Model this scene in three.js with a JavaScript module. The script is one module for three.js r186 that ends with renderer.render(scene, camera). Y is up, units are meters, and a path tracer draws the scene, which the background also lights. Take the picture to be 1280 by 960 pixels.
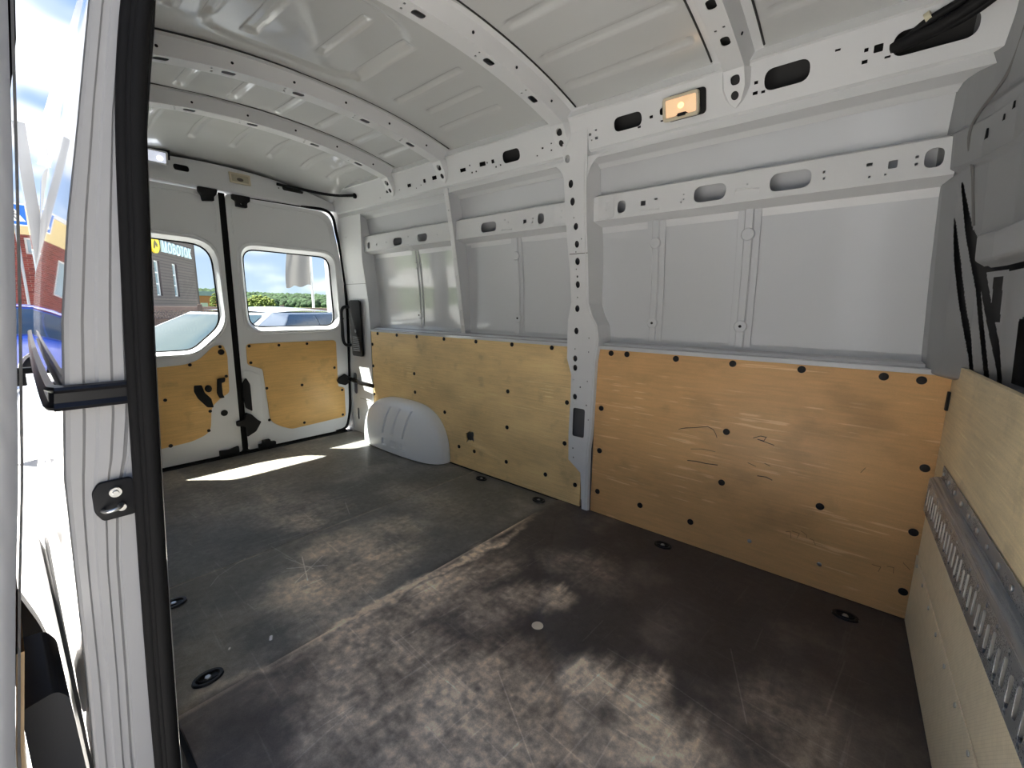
import * as THREE from 'three';
import { mergeGeometries, toCreasedNormals } from 'three/addons/utils/BufferGeometryUtils.js';
import { RoundedBoxGeometry } from 'three/addons/geometries/RoundedBoxGeometry.js';
import { RectAreaLightUniformsLib } from 'three/addons/lights/RectAreaLightUniformsLib.js';
import { FontLoader } from 'three/addons/loaders/FontLoader.js';
import { TextGeometry } from 'three/addons/geometries/TextGeometry.js';

// ───────────────────────── camera, sky, sun, exposure ─────────────────────────
// Axes: x runs along the van (0 = rear doors, 3.64 = bulkhead), z across it (0 = far side lining, 1.74 = sliding door side), y up from the load floor.
RectAreaLightUniformsLib.init();
const scene = new THREE.Scene();
const camera = new THREE.PerspectiveCamera(82.8, 1280 / 960, 0.02, 900);
camera.position.set(3.445, 1.06, 1.94);
{
  const right = new THREE.Vector3(0.764, 0.013, -0.645), up = new THREE.Vector3(-0.120, 0.985, -0.122), back = new THREE.Vector3(0.633, 0.170, 0.755);
  camera.quaternion.setFromRotationMatrix(new THREE.Matrix4().makeBasis(right.normalize(), up.normalize(), back.normalize()));
}
const SUN = new THREE.Vector3(-0.36, 1, 0.34).normalize();
const sun = new THREE.DirectionalLight(new THREE.Color().setRGB(1.0, 0.96, 0.90), 28);
sun.position.copy(SUN).multiplyScalar(30);
sun.castShadow = true; sun.shadow.mapSize.set(4096, 4096);
Object.assign(sun.shadow.camera, { left: -14, right: 14, top: 14, bottom: -14, near: 1, far: 80 });
scene.add(sun);
const renderer = new THREE.WebGLRenderer({ antialias: true });
renderer.toneMapping = THREE.LinearToneMapping;
renderer.toneMappingExposure = 1.22;
renderer.shadowMap.enabled = true;

// ───────────────────────── noise ─────────────────────────
function hash(x, y, s) { let h = (x * 374761393 + y * 668265263 + s * 982451653) | 0; h = Math.imul(h ^ (h >>> 13), 1274126177); return ((h ^ (h >>> 16)) >>> 0) / 4294967296; }
function vnoise(x, y, s, px = 0, py = 0) {          // value noise, wraps with period px, py when given
  const xi = Math.floor(x), yi = Math.floor(y), fx = x - xi, fy = y - yi;
  const u = fx * fx * (3 - 2 * fx), v = fy * fy * (3 - 2 * fy), w = (a, p) => p ? ((a % p) + p) % p : a;
  const a = hash(w(xi, px), w(yi, py), s), b = hash(w(xi + 1, px), w(yi, py), s), c = hash(w(xi, px), w(yi + 1, py), s), d = hash(w(xi + 1, px), w(yi + 1, py), s);
  return a + (b - a) * u + (c - a) * v + (a - b - c + d) * u * v;
}
function fbm(x, y, s, oct = 4, px = 0, py = 0) { let t = 0, a = 0.5, n = 0; for (let i = 0; i < oct; i++) { t += a * vnoise(x, y, s + i * 17, px, py); n += a; a *= 0.5; x *= 2; y *= 2; px *= 2; py *= 2; } return t / n; }
function rng(seed) { let s = seed >>> 0; return () => { s = (s + 0x6D2B79F5) >>> 0; let t = Math.imul(s ^ (s >>> 15), 1 | s); t = (t + Math.imul(t ^ (t >>> 7), 61 | t)) ^ t; return ((t ^ (t >>> 14)) >>> 0) / 4294967296; }; }
const clamp = (v, a = 0, b = 1) => Math.min(b, Math.max(a, v));
const smooth = (a, b, v) => { const t = clamp((v - a) / (b - a)); return t * t * (3 - 2 * t); };
const lin = (pts) => (v) => { if (v <= pts[0][0]) return pts[0][1]; for (let i = 1; i < pts.length; i++) if (v <= pts[i][0]) { const [a, b] = pts[i - 1], [c, d] = pts[i]; return b + (d - b) * (v - a) / (c - a); } return pts[pts.length - 1][1]; };

// sky: blue that pales to the horizon, broken white cloud everywhere alike
{
  const W = 1024, H = 512, data = new Float32Array(W * H * 4);
  for (let j = 0; j < H; j++) {
    const el = ((j + 0.5) / H - 0.5) * Math.PI, sy = Math.sin(el), cy = Math.cos(el);
    for (let i = 0; i < W; i++) {
      const az = ((i + 0.5) / W - 0.5) * 2 * Math.PI, k = (j * W + i) * 4;
      const t = Math.pow(clamp(sy), 0.48);
      let r = 0.78 + (0.06 - 0.78) * t, g = 0.92 + (0.27 - 0.92) * t, b = 1.02 + (0.86 - 1.02) * t;
      if (sy > 0) {
        const q = 1 / (sy + 0.18), cx = cy * Math.cos(az) * q, cz = cy * Math.sin(az) * q;
        const n = fbm(cx * 1.7 + 31, cz * 1.7 + 57, 5, 6), c = smooth(0.49, 0.66, n) * 0.92;
        const e = 1.0 + 0.25 * fbm(cx * 4, cz * 4, 9, 3);
        r += (1.10 * e - r) * c; g += (1.13 * e - g) * c; b += (1.18 * e - b) * c;
      }
      data[k] = r; data[k + 1] = g; data[k + 2] = b; data[k + 3] = 1;
    }
  }
  const sky = new THREE.DataTexture(data, W, H, THREE.RGBAFormat, THREE.FloatType);
  sky.mapping = THREE.EquirectangularReflectionMapping; sky.magFilter = THREE.LinearFilter; sky.needsUpdate = true;
  scene.background = sky; scene.environment = sky;
  scene.backgroundIntensity = 1.0; scene.environmentIntensity = 1.0;
}

// ───────────────────────── materials ─────────────────────────
function tex(W, H, fn, rx = 1, ry = 1, srgb = true) {       // fn(u, v) -> [r, g, b] in 0..1 (sRGB when srgb)
  const d = new Uint8Array(W * H * 4);
  for (let j = 0; j < H; j++) for (let i = 0; i < W; i++) {
    const c = fn((i + 0.5) / W, (j + 0.5) / H), k = (j * W + i) * 4;
    d[k] = clamp(c[0]) * 255; d[k + 1] = clamp(c[1]) * 255; d[k + 2] = clamp(c[2]) * 255; d[k + 3] = 255;
  }
  const t = new THREE.DataTexture(d, W, H, THREE.RGBAFormat);
  t.wrapS = t.wrapT = THREE.RepeatWrapping; t.magFilter = THREE.LinearFilter; t.minFilter = THREE.LinearMipmapLinearFilter; t.generateMipmaps = true;
  if (srgb) t.colorSpace = THREE.SRGBColorSpace;
  t.repeat.set(rx, ry); t.needsUpdate = true;
  return t;
}
const rgb = (r, g, b) => new THREE.Color().setRGB(r, g, b);
const std = (o) => new THREE.MeshStandardMaterial(o);
const phy = (o) => new THREE.MeshPhysicalMaterial(o);
const scuffRough = tex(512, 512, (u, v) => { const n = 0.55 + 0.5 * (fbm(u * 6, v * 6, 3, 5, 6, 6) - 0.5) + 0.16 * (hash((u * 512) | 0, (v * 512) | 0, 4) - 0.5); return [n, n, n]; }, 1.3, 1.3, false);
const M = {
  skin: phy({ color: rgb(0.62, 0.635, 0.65), roughness: 0.42, clearcoat: 1.0, clearcoatRoughness: 0.07 }),
  rail: phy({ color: rgb(0.73, 0.74, 0.745), roughness: 0.5, clearcoat: 0.35, clearcoatRoughness: 0.25 }),
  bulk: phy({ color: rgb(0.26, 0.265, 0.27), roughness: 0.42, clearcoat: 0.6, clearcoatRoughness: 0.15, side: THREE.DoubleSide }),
  roof: phy({ color: rgb(0.56, 0.57, 0.56), roughness: 0.40, clearcoat: 0.9, clearcoatRoughness: 0.06 }),
  body: phy({ color: rgb(0.38, 0.385, 0.395), roughness: 0.35, clearcoat: 1.0, clearcoatRoughness: 0.03 }),
  jamb: phy({ color: rgb(0.35, 0.348, 0.345), roughness: 0.4, clearcoat: 0.6, clearcoatRoughness: 0.12 }),
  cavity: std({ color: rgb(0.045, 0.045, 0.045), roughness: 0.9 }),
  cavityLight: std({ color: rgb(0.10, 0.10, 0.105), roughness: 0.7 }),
  black: phy({ color: rgb(0.011, 0.011, 0.0115), roughness: 0.6, specularIntensity: 0.4 }),
  band: phy({ color: rgb(0.010, 0.010, 0.011), roughness: 0.5, specularIntensity: 0.5, side: THREE.DoubleSide }),
  blackGloss: phy({ color: rgb(0.010, 0.010, 0.011), roughness: 0.32, specularIntensity: 0.6 }),
  rubber: phy({ color: rgb(0.006, 0.0058, 0.0058), roughness: 0.8, specularIntensity: 0.35 }),
  trim: std({ color: rgb(0.028, 0.029, 0.032), roughness: 0.5, bumpMap: scuffRough, bumpScale: 0.0008 }),
  screw: phy({ color: rgb(0.014, 0.012, 0.011), roughness: 0.5, specularIntensity: 0.5 }),
  steel: std({ color: rgb(0.55, 0.55, 0.56), roughness: 0.32, metalness: 0.9 }),
  galv: std({ color: rgb(0.27, 0.285, 0.30), roughness: 0.5, metalness: 0.25, roughnessMap: scuffRough }),
  zinc: std({ color: rgb(0.62, 0.62, 0.60), roughness: 0.3, metalness: 0.9 }),
  glass: phy({ color: rgb(0.86, 0.91, 0.89), roughness: 0.02, transmission: 1, thickness: 0, ior: 1.5, side: THREE.DoubleSide }),
  gapShade: std({ color: rgb(0.03, 0.029, 0.028), roughness: 0.8 }),  // dark tone that paints the shaded gap above the roof bows
  cover: phy({ color: rgb(0.86, 0.90, 0.94), roughness: 0.32, clearcoat: 0.5, clearcoatRoughness: 0.2, roughnessMap: null }),
  cream: std({ color: rgb(0.62, 0.55, 0.40), roughness: 0.35 }),
  sealant: std({ color: rgb(0.16, 0.155, 0.15), roughness: 0.7 }),
  label: std({ color: rgb(0.62, 0.62, 0.60), roughness: 0.6 }),
};
// film-faced ply / hardboard, in metres of board
const plyTone = (seed, base, amp, flecks) => tex(1024, 512, (u, v) => {
  const cloud = fbm(u * 5, v * 5, seed, 5, 5, 5) - 0.5, grain = fbm(u * 12, v * 160, seed + 3, 3, 12, 160) - 0.5, fine = hash((u * 1024) | 0, (v * 512) | 0, seed) - 0.5;
  let k = 1 + amp * cloud + 0.10 * grain + 0.09 * fine, pale = 0;
  const f = vnoise(u * 9, v * 150, seed + 9, 9, 150), f2 = fbm(u * 4, v * 6, seed + 21, 3, 4, 6);
  pale = flecks * smooth(0.80, 0.92, f) * smooth(0.5, 0.66, f2);
  const dark = smooth(0.62, 0.86, fbm(u * 16, v * 9, seed + 40, 5, 16, 9)) * 0.07;
  k *= 1 - dark;
  return base.map((c, i) => c * k + pale * [0.13, 0.15, 0.15][i]);
});
const PLY_A = plyTone(11, [0.95, 0.82, 0.59], 0.20, 0.5), PLY_B = plyTone(23, [0.86, 0.69, 0.47], 0.16, 1.0);
const PLY_D = plyTone(37, [0.87, 0.70, 0.43], 0.16, 0.3), PLY_F = plyTone(51, [0.90, 0.83, 0.68], 0.22, 0.4);
for (const t of [PLY_A, PLY_B, PLY_D, PLY_F]) t.repeat.set(0.8, 1.6);
M.plyA = std({ map: PLY_A, roughness: 0.55 }); M.plyB = std({ map: PLY_B, roughness: 0.5 });
M.plyD = std({ map: PLY_D, roughness: 0.5 }); M.plyF = std({ map: PLY_F, roughness: 0.6 });
M.plyEdge = std({ color: rgb(0.42, 0.30, 0.17), roughness: 0.8 });
// anti-slip sheet with a fine diagonal wire print
M.mesh = std({ map: tex(256, 256, (u, v) => { const a = (u * 14 + v * 14) % 1, b = (u * 14 - v * 14 + 14) % 1, l = (a < 0.16 || b < 0.16) ? -0.05 : 0; const n = 0.06 * (fbm(u * 8, v * 8, 8, 4, 8, 8) - 0.5); return [0.95 + l + n, 0.90 + l + n, 0.79 + l + n]; }, 8, 8), roughness: 0.5 });
// worn rubber mat: black where untouched, sandy where loads have rubbed it
const WORN = [[2.34, 1.28, 0.26, 0.2, 0.7], [2.5, 1.42, 0.3, 0.16, 0.7], [2.75, 1.22, 0.3, 0.24, 0.85], [2.95, 1.2, 0.25, 0.2, 0.7], [2.8, 1.45, 0.35, 0.14, 0.7], [3.05, 0.9, 0.09, 0.12, 1.0], [2.95, 0.95, 0.1, 0.09, 0.9],
  [2.3, 1.0, 0.1, 0.4, 0.7], [2.2, 0.95, 0.03, 0.62, 1.0], [2.62, 0.72, 0.08, 0.07, 0.8], [2.52, 0.8, 0.1, 0.08, 0.6], [2.45, 0.95, 0.15, 0.12, 0.55], [3.2, 1.0, 0.18, 0.14, 0.7], [2.62, 0.5, 0.2, 0.12, 0.3],
  [1.95, 1.2, 0.2, 0.18, 0.75], [1.8, 1.05, 0.22, 0.2, 0.5], [1.95, 1.0, 0.12, 0.2, 0.6], [1.75, 0.75, 0.14, 0.1, 0.45], [1.32, 1.05, 0.16, 0.1, 0.55], [1.2, 1.0, 0.25, 0.18, 0.35], [0.95, 1.05, 0.3, 0.06, 0.35], [0.8, 1.15, 0.3, 0.3, 0.25], [0.35, 0.9, 0.25, 0.5, 0.25], [1.6, 0.5, 0.3, 0.15, 0.25], [3.4, 0.75, 0.15, 0.2, 0.35]];
// scratches and a white chip scored into the rubber: [x, z, x, z, half width, strength]
const CUTS = [[1.66, 1.20, 1.84, 1.26, 0.003, 0.7], [1.70, 1.28, 1.80, 1.16, 0.003, 0.7], [1.72, 1.14, 1.82, 1.30, 0.0025, 0.6], [1.62, 1.25, 1.78, 1.21, 0.0025, 0.5], [1.49, 1.36, 1.55, 1.48, 0.002, 0.5], [1.55, 1.48, 1.60, 1.52, 0.002, 0.5], [1.30, 0.80, 1.45, 0.86, 0.002, 0.5], [2.045, 1.475, 2.06, 1.482, 0.006, 1.9], [2.0, 1.58, 2.005, 1.583, 0.004, 1.2], [3.05, 0.80, 3.45, 0.86, 0.002, 0.35], [3.2, 0.55, 3.3, 0.8, 0.002, 0.4], [2.7, 1.1, 3.0, 1.28, 0.002, 0.4]];
{ const R = rng(404); for (let i = 0; i < 60; i++) { const x = 0.3 + 3.2 * R(), z = 0.2 + 1.4 * R(), a = R() < 0.5 ? 0.2 * (R() - 0.5) : 1.57 + 0.3 * (R() - 0.5), l = 0.05 + 0.25 * R() * R(); CUTS.push([x, z, x + l * Math.cos(a), z + l * Math.sin(a), 0.0016 + 0.001 * R(), 0.12 + 0.22 * R()]); } }
const floorTex = tex(2048, 1024, (u, v) => {
  const x = u * 3.66, z = v * 1.76;
  const wob = fbm(x * 6, z * 6, 71, 6) - 0.5, w2 = fbm(x * 3 + 9, z * 3, 75, 5) - 0.5, fine = fbm(x * 60, z * 60, 72, 3) - 0.5;
  const streak = fbm(x * 46 + 2 * w2, z * 8 + 3 * w2, 73, 4) - 0.5, streak2 = fbm(x * 8 + 3 * w2, z * 50, 74, 4) - 0.5;
  let w = 0;
  for (const [cx, cz, rx, rz, a] of WORN) { const d = Math.hypot((x - cx + 0.16 * wob + 0.12 * w2) / rx, (z - cz - 0.16 * wob + 0.08 * streak) / rz); w = Math.max(w, a * (1 - smooth(0.35, 1.5, d))); }
  w = clamp(w * (0.92 + 0.30 * wob + 0.55 * streak + 0.50 * streak2 + 0.6 * fine) + 0.16 * smooth(0.02, 0.3, w2 + 0.6 * wob));
  w = Math.max(w, 0.9 * (1 - smooth(0.004, 0.030, x - 2.168)) * smooth(2.16, 2.168, x) * smooth(0.15, 0.45, z) * (0.55 + 0.9 * fbm(z * 9, 3, 79, 3)) * (1 - 0.5 * smooth(1.4, 1.6, z)));
  w = Math.max(w, 0.5 * (1 - smooth(0.003, 0.012, Math.abs(x - 1.50))) * fbm(z * 12, 7, 80, 3));
  let cut = 0; for (const [ax, az, bx, bz, hw, str] of CUTS) { if (x < Math.min(ax, bx) - 0.01 || x > Math.max(ax, bx) + 0.01 || z < Math.min(az, bz) - 0.01 || z > Math.max(az, bz) + 0.01) continue; const dx = bx - ax, dz = bz - az, t = clamp(((x - ax) * dx + (z - az) * dz) / (dx * dx + dz * dz)), d = Math.hypot(x - ax - dx * t, z - az - dz * t); cut = Math.max(cut, str * (1 - smooth(hw * 0.5, hw, d))); }
  const grain = hash((u * 2048) | 0, (v * 1024) | 0, 5) - 0.5;
  const a1 = fbm(x * 4 + z * 2, z * 130 - x * 9, 77, 3), a2 = fbm(x * 130 + z * 12, z * 4, 78, 3), s1 = smooth(0.74, 0.84, a1) + smooth(0.74, 0.84, a2);
  const dusty = 1 - smooth(2.12, 2.2, x), base = [0.285 + 0.155 * dusty, 0.262 + 0.175 * dusty, 0.256 + 0.165 * dusty], pale = [0.95, 0.86, 0.745];
  const k = 1 + 0.30 * wob + 0.20 * fine + 0.14 * grain;
  return base.map((c, i) => (c + (pale[i] - c) * w) * k + 0.10 * s1 * (0.35 + w) + cut * 0.34);
});
M.floor = std({ map: floorTex, roughness: 0.52, bumpMap: scuffRough, bumpScale: 0.0006 });

// ───────────────────────── geometry helpers ─────────────────────────
const used = {};
const numbered = (n) => { const k = used[n] = (used[n] ?? -1) + 1; return k ? `${n}_${String(k).padStart(3, '0')}` : n; };
function warp(geo, fn, crease) {                            // moves every vertex by fn and keeps the faces turned outwards
  const p = geo.attributes.position, a = fn(0.3, 0.3, 0), bx = fn(0.31, 0.3, 0), by = fn(0.3, 0.31, 0), bz = fn(0.3, 0.3, 0.01);
  const s = (q) => new THREE.Vector3(q[0] - a[0], q[1] - a[1], q[2] - a[2]);
  const flip = s(bx).cross(s(by)).dot(s(bz)) < 0;
  for (let i = 0; i < p.count; i++) { const q = fn(p.getX(i), p.getY(i), p.getZ(i)); p.setXYZ(i, q[0], q[1], q[2]); }
  if (flip) {
    if (geo.index) { const ix = geo.index.array; for (let i = 0; i < ix.length; i += 3) { const t = ix[i]; ix[i] = ix[i + 1]; ix[i + 1] = t; } }
    else for (const at of Object.values(geo.attributes)) for (let i = 0; i < at.count; i += 3) for (let c = 0; c < at.itemSize; c++) { const t = at.array[i * at.itemSize + c]; at.array[i * at.itemSize + c] = at.array[(i + 1) * at.itemSize + c]; at.array[(i + 1) * at.itemSize + c] = t; }
  }
  geo.computeVertexNormals();
  return crease === undefined ? geo : toCreasedNormals(geo, crease);
}
const SIDE = (z0 = 0) => (u, v, w) => [u, v, z0 + w];        // a board on the far side: u along x, v up, w towards the room
const REAR = (x0 = 0) => (u, v, w) => [x0 + w, v, u];        // a board across the rear: u along z, v up, w towards the room
const FLAT = (y0 = 0) => (u, v, w) => [u, y0 + w, v];        // a board lying flat: u along x, v along z
function pathOf(pts, P = THREE.Path) { const s = new P(); pts.forEach(([a, b], i) => i ? s.lineTo(a, b) : s.moveTo(a, b)); s.closePath(); return s; }
function roundPoly(pts, r, n = 6) {                          // polygon with rounded corners; r is a number or one per corner
  const out = [], N = pts.length;
  for (let i = 0; i < N; i++) {
    const p = pts[i], a = pts[(i + N - 1) % N], b = pts[(i + 1) % N], rr = Array.isArray(r) ? r[i] : r;
    const da = Math.hypot(a[0] - p[0], a[1] - p[1]), db = Math.hypot(b[0] - p[0], b[1] - p[1]), k = Math.min(rr, da * 0.48, db * 0.48);
    const A = [p[0] + (a[0] - p[0]) * k / da, p[1] + (a[1] - p[1]) * k / da], B = [p[0] + (b[0] - p[0]) * k / db, p[1] + (b[1] - p[1]) * k / db];
    for (let j = 0; j <= n; j++) { const t = j / n, s = 1 - t; out.push([s * s * A[0] + 2 * s * t * p[0] + t * t * B[0], s * s * A[1] + 2 * s * t * p[1] + t * t * B[1]]); }
  }
  return out;
}
const rect = (x0, y0, x1, y1) => [[x0, y0], [x1, y0], [x1, y1], [x0, y1]];
const ell = (cx, cy, a, b, n = 20) => Array.from({ length: n }, (_, i) => [cx + a * Math.cos(i / n * 2 * Math.PI), cy + b * Math.sin(i / n * 2 * Math.PI)]);
const slot = (cx, cy, a, b) => roundPoly(rect(cx - a, cy - b, cx + a, cy + b), Math.min(a, b) * 0.98, 7);
const boxy = (cx, cy, a, b) => roundPoly(rect(cx - a, cy - b, cx + a, cy + b), Math.min(a, b) * 0.25, 3);
function plate(poly, holes, t, map, bevel = 0) {             // a sheet of thickness t whose front lies at w = 0
  const s = pathOf(poly, THREE.Shape); for (const h of holes ?? []) s.holes.push(pathOf(h));
  const g = new THREE.ExtrudeGeometry(s, { depth: Math.max(t - 2 * bevel, 1e-4), bevelEnabled: bevel > 0, bevelThickness: bevel, bevelSize: bevel, bevelOffset: -bevel, bevelSegments: 2, curveSegments: 6 });
  g.translate(0, 0, -t + bevel);
  return warp(g, map, 0.5);
}
function box(x0, y0, z0, x1, y1, z1, r = 0) {
  const sx = x1 - x0, sy = y1 - y0, sz = z1 - z0;
  const g = r ? new RoundedBoxGeometry(sx, sy, sz, 2, Math.min(r, sx / 2.01, sy / 2.01, sz / 2.01)) : new THREE.BoxGeometry(sx, sy, sz).toNonIndexed();
  g.translate((x0 + x1) / 2, (y0 + y1) / 2, (z0 + z1) / 2);
  return g.index ? g.toNonIndexed() : g;
}
function cyl(a, b, r, r2 = r, n = 16) {
  const A = new THREE.Vector3(...a), B = new THREE.Vector3(...b), L = A.distanceTo(B), g = new THREE.CylinderGeometry(r2, r, L, n).toNonIndexed();
  g.applyQuaternion(new THREE.Quaternion().setFromUnitVectors(new THREE.Vector3(0, 1, 0), B.clone().sub(A).normalize()));
  g.translate((a[0] + b[0]) / 2, (a[1] + b[1]) / 2, (a[2] + b[2]) / 2);
  return g;
}
function tube(pts, r, n = 40, closed = false, m = 10) { return new THREE.TubeGeometry(new THREE.CatmullRomCurve3(pts.map((p) => new THREE.Vector3(...p)), closed), n, r, m, closed).toNonIndexed(); }
function grid(nu, nv, fn, keep, crease) {                    // a sheet through fn(u, v) with u, v in 0..1; keep(u, v) may leave cells out
  const pos = [], uv = [], ix = [];
  for (let j = 0; j <= nv; j++) for (let i = 0; i <= nu; i++) { const p = fn(i / nu, j / nv); pos.push(p[0], p[1], p[2]); uv.push(i / nu, j / nv); }
  for (let j = 0; j < nv; j++) for (let i = 0; i < nu; i++) {
    if (keep && !keep((i + 0.5) / nu, (j + 0.5) / nv)) continue;
    const a = j * (nu + 1) + i; ix.push(a, a + 1, a + nu + 2, a, a + nu + 2, a + nu + 1);
  }
  const g = new THREE.BufferGeometry(); g.setAttribute('position', new THREE.Float32BufferAttribute(pos, 3)); g.setAttribute('uv', new THREE.Float32BufferAttribute(uv, 2)); g.setIndex(ix); g.computeVertexNormals();
  return crease === undefined ? g.toNonIndexed() : toCreasedNormals(g, crease);
}
function loft(loops, closeEnds = false) {                    // joins equally long closed loops of points
  const n = loops[0].length, pos = [];
  const quad = (a, b, c, d) => pos.push(...a, ...b, ...c, ...a, ...c, ...d);
  for (let k = 0; k + 1 < loops.length; k++) for (let i = 0; i < n; i++) { const j = (i + 1) % n; quad(loops[k][i], loops[k][j], loops[k + 1][j], loops[k + 1][i]); }
  if (closeEnds) for (const l of [loops[0], loops[loops.length - 1]]) { const c = [0, 1, 2].map((q) => l.reduce((s, p) => s + p[q], 0) / n); for (let i = 0; i < n; i++) pos.push(...c, ...l[i], ...l[(i + 1) % n]); }
  const g = new THREE.BufferGeometry(); g.setAttribute('position', new THREE.Float32BufferAttribute(pos, 3));
  g.setAttribute('uv', new THREE.Float32BufferAttribute(new Float32Array(pos.length / 3 * 2).map((_, i) => pos[Math.floor(i / 2) * 3 + (i % 2)]), 2));
  g.computeVertexNormals();
  return toCreasedNormals(g, 0.6);
}
function join(list) {
  list = list.flat(9).map((g) => { const q = g.index ? g.toNonIndexed() : g.clone(); for (const k of Object.keys(q.attributes)) if (!['position', 'normal', 'uv'].includes(k)) q.deleteAttribute(k); if (!q.attributes.normal) q.computeVertexNormals(); if (!q.attributes.uv) q.setAttribute('uv', new THREE.Float32BufferAttribute(new Float32Array(q.attributes.position.count * 2), 2)); return q; });
  return list.length === 1 ? list[0] : mergeGeometries(list);
}
function obj(name, geos, mat, parent = scene) {
  const m = new THREE.Mesh(join([geos]), mat); m.name = parent === scene ? numbered(name) : name; m.castShadow = m.receiveShadow = true; parent.add(m); return m;
}
function tag(o, label, category, group) { Object.assign(o.userData, { label, category }); if (group) o.userData.group = group; return o; }
function thing(name, label, category, at = [0, 0, 0], group) { const g = new THREE.Group(); g.name = numbered(name); g.position.set(...at); scene.add(g); return tag(g, label, category, group); }
function struct(name, label, category) { const g = new THREE.Group(); g.name = numbered(name); scene.add(g); g.userData.kind = 'structure'; return tag(g, label, category); }
const shift = (o, x, y, z) => { o.geometry.translate(-x, -y, -z); o.position.set(x, y, z); return o; };   // puts a part's origin on the part
for (const k of ['skin', 'rail', 'roof', 'body', 'jamb', 'cavity', 'cavityLight', 'rubber', 'black', 'sealant']) M[k].side = THREE.DoubleSide;

// ───────────────────────── the van's shell: floor ─────────────────────────
const matUV = (g) => { const p = g.attributes.position, uv = []; for (let i = 0; i < p.count; i++) uv.push(p.getX(i) / 3.66, p.getZ(i) / 1.76); g.setAttribute('uv', new THREE.Float32BufferAttribute(uv, 2)); return g; };
const PLUG = [2.674, 0.87];
{
  const f = struct('floor', 'worn black rubber mat over the whole load floor', 'floor');
  obj('load_floor', box(-0.06, -0.1, -0.13, 3.74, -0.012, 1.765), M.cavity, f);
  const lift = (edge, hi) => (u, v, w) => [u, w + hi, v];
  obj('mat_panel', matUV(plate(rect(0.035, 0.0, 1.494, 1.755), [], 0.010, FLAT(-0.002), 0.0015)), M.floor, f);
  obj('mat_panel', matUV(plate(rect(1.498, 0.0, 2.185, 1.755), [], 0.010, FLAT(-0.001), 0.0015)), M.floor, f);
  obj('mat_panel', matUV(plate(rect(2.168, 0.0, 3.70, 1.755), [ell(PLUG[0], PLUG[1], 0.02, 0.02, 24)], 0.010, FLAT(0.005), 0.002)), M.floor, f);
  obj('plug', cyl([PLUG[0], -0.01, PLUG[1]], [PLUG[0], 0.0035, PLUG[1]], 0.0195, 0.0195, 24), std({ color: rgb(0.72, 0.62, 0.48), roughness: 0.6 }), f);
  obj('rear_sill_strip', plate(rect(-0.035, 0.02, 0.035, 1.72), [], 0.014, FLAT(0.001), 0.003), M.black, f);
  obj('entry_step', [box(2.33, -0.1, 1.755, 3.62, -0.02, 1.80), box(2.33, -0.32, 1.70, 3.62, -0.27, 1.93, 0.01), box(2.33, -0.3, 1.69, 3.62, -0.05, 1.71)], M.trim, f);
}

// ───────────────────────── the far side (left side of the van) ─────────────────────────
const zskin = lin([[0, -0.12], [0.8, -0.1], [1.2, -0.085], [1.5, -0.05], [1.75, 0], [1.9, 0.04], [2.0, 0.07]]);
const zpil = lin([[0, 0.016], [0.88, 0.016], [1.09, 0.03], [1.42, 0.085], [1.77, 0.112], [1.95, 0.14]]);
const zrear = lin([[0, 0.004], [0.9, 0.004], [1.09, 0.01], [1.42, 0.05], [1.77, 0.085], [1.95, 0.12]]);
const zrail = (y) => 0.10 + 0.3 * (y - 1.77);
const MID = [[0.414, 1.515, 0.016, 0.023], [0.775, 1.514, 0.05, 0.026], [1.047, 1.516, 0.052, 0.025], [1.649, 1.52, 0.06, 0.027], [2.022, 1.524, 0.02, 0.026], [2.476, 1.523, 0.02, 0.027], [2.856, 1.525, 0.061, 0.031], [3.13, 1.526, 0.064, 0.031], [3.505, 1.529, 0.022, 0.028]];
const MIDSQ = [[0.518, 1.514, 0.009, 0.008], [1.916, 1.521, 0.011, 0.009], [2.392, 1.528, 0.006, 0.005], [2.579, 1.524, 0.011, 0.01], [2.636, 1.533, 0.007, 0.004], [2.754, 1.534, 0.003, 0.003], [2.755, 1.515, 0.003, 0.003], [2.745, 1.505, 0.003, 0.003], [2.991, 1.536, 0.0035, 0.003], [3.229, 1.537, 0.0035, 0.004], [3.231, 1.516, 0.0035, 0.004], [3.351, 1.538, 0.008, 0.005], [3.41, 1.528, 0.011, 0.012], [3.355, 1.5, 0.003, 0.003], [3.395, 1.5, 0.003, 0.003], [3.465, 1.539, 0.004, 0.004], [3.466, 1.518, 0.004, 0.004], [1.775, 1.545, 0.004, 0.004], [1.80, 1.53, 0.004, 0.004], [1.97, 1.53, 0.004, 0.004], [1.97, 1.512, 0.004, 0.004], [0.64, 1.52, 0.005, 0.004], [0.90, 1.535, 0.005, 0.004], [1.20, 1.52, 0.005, 0.004]];
const RAIL = [[1.889, 1.831, 0.057, 0.027], [2.529, 1.837, 0.062, 0.026], [3.1, 1.843, 0.066, 0.031], [3.46, 1.84, 0.09, 0.03], [2.676, 1.839, 0.01, 0.012]];
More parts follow.
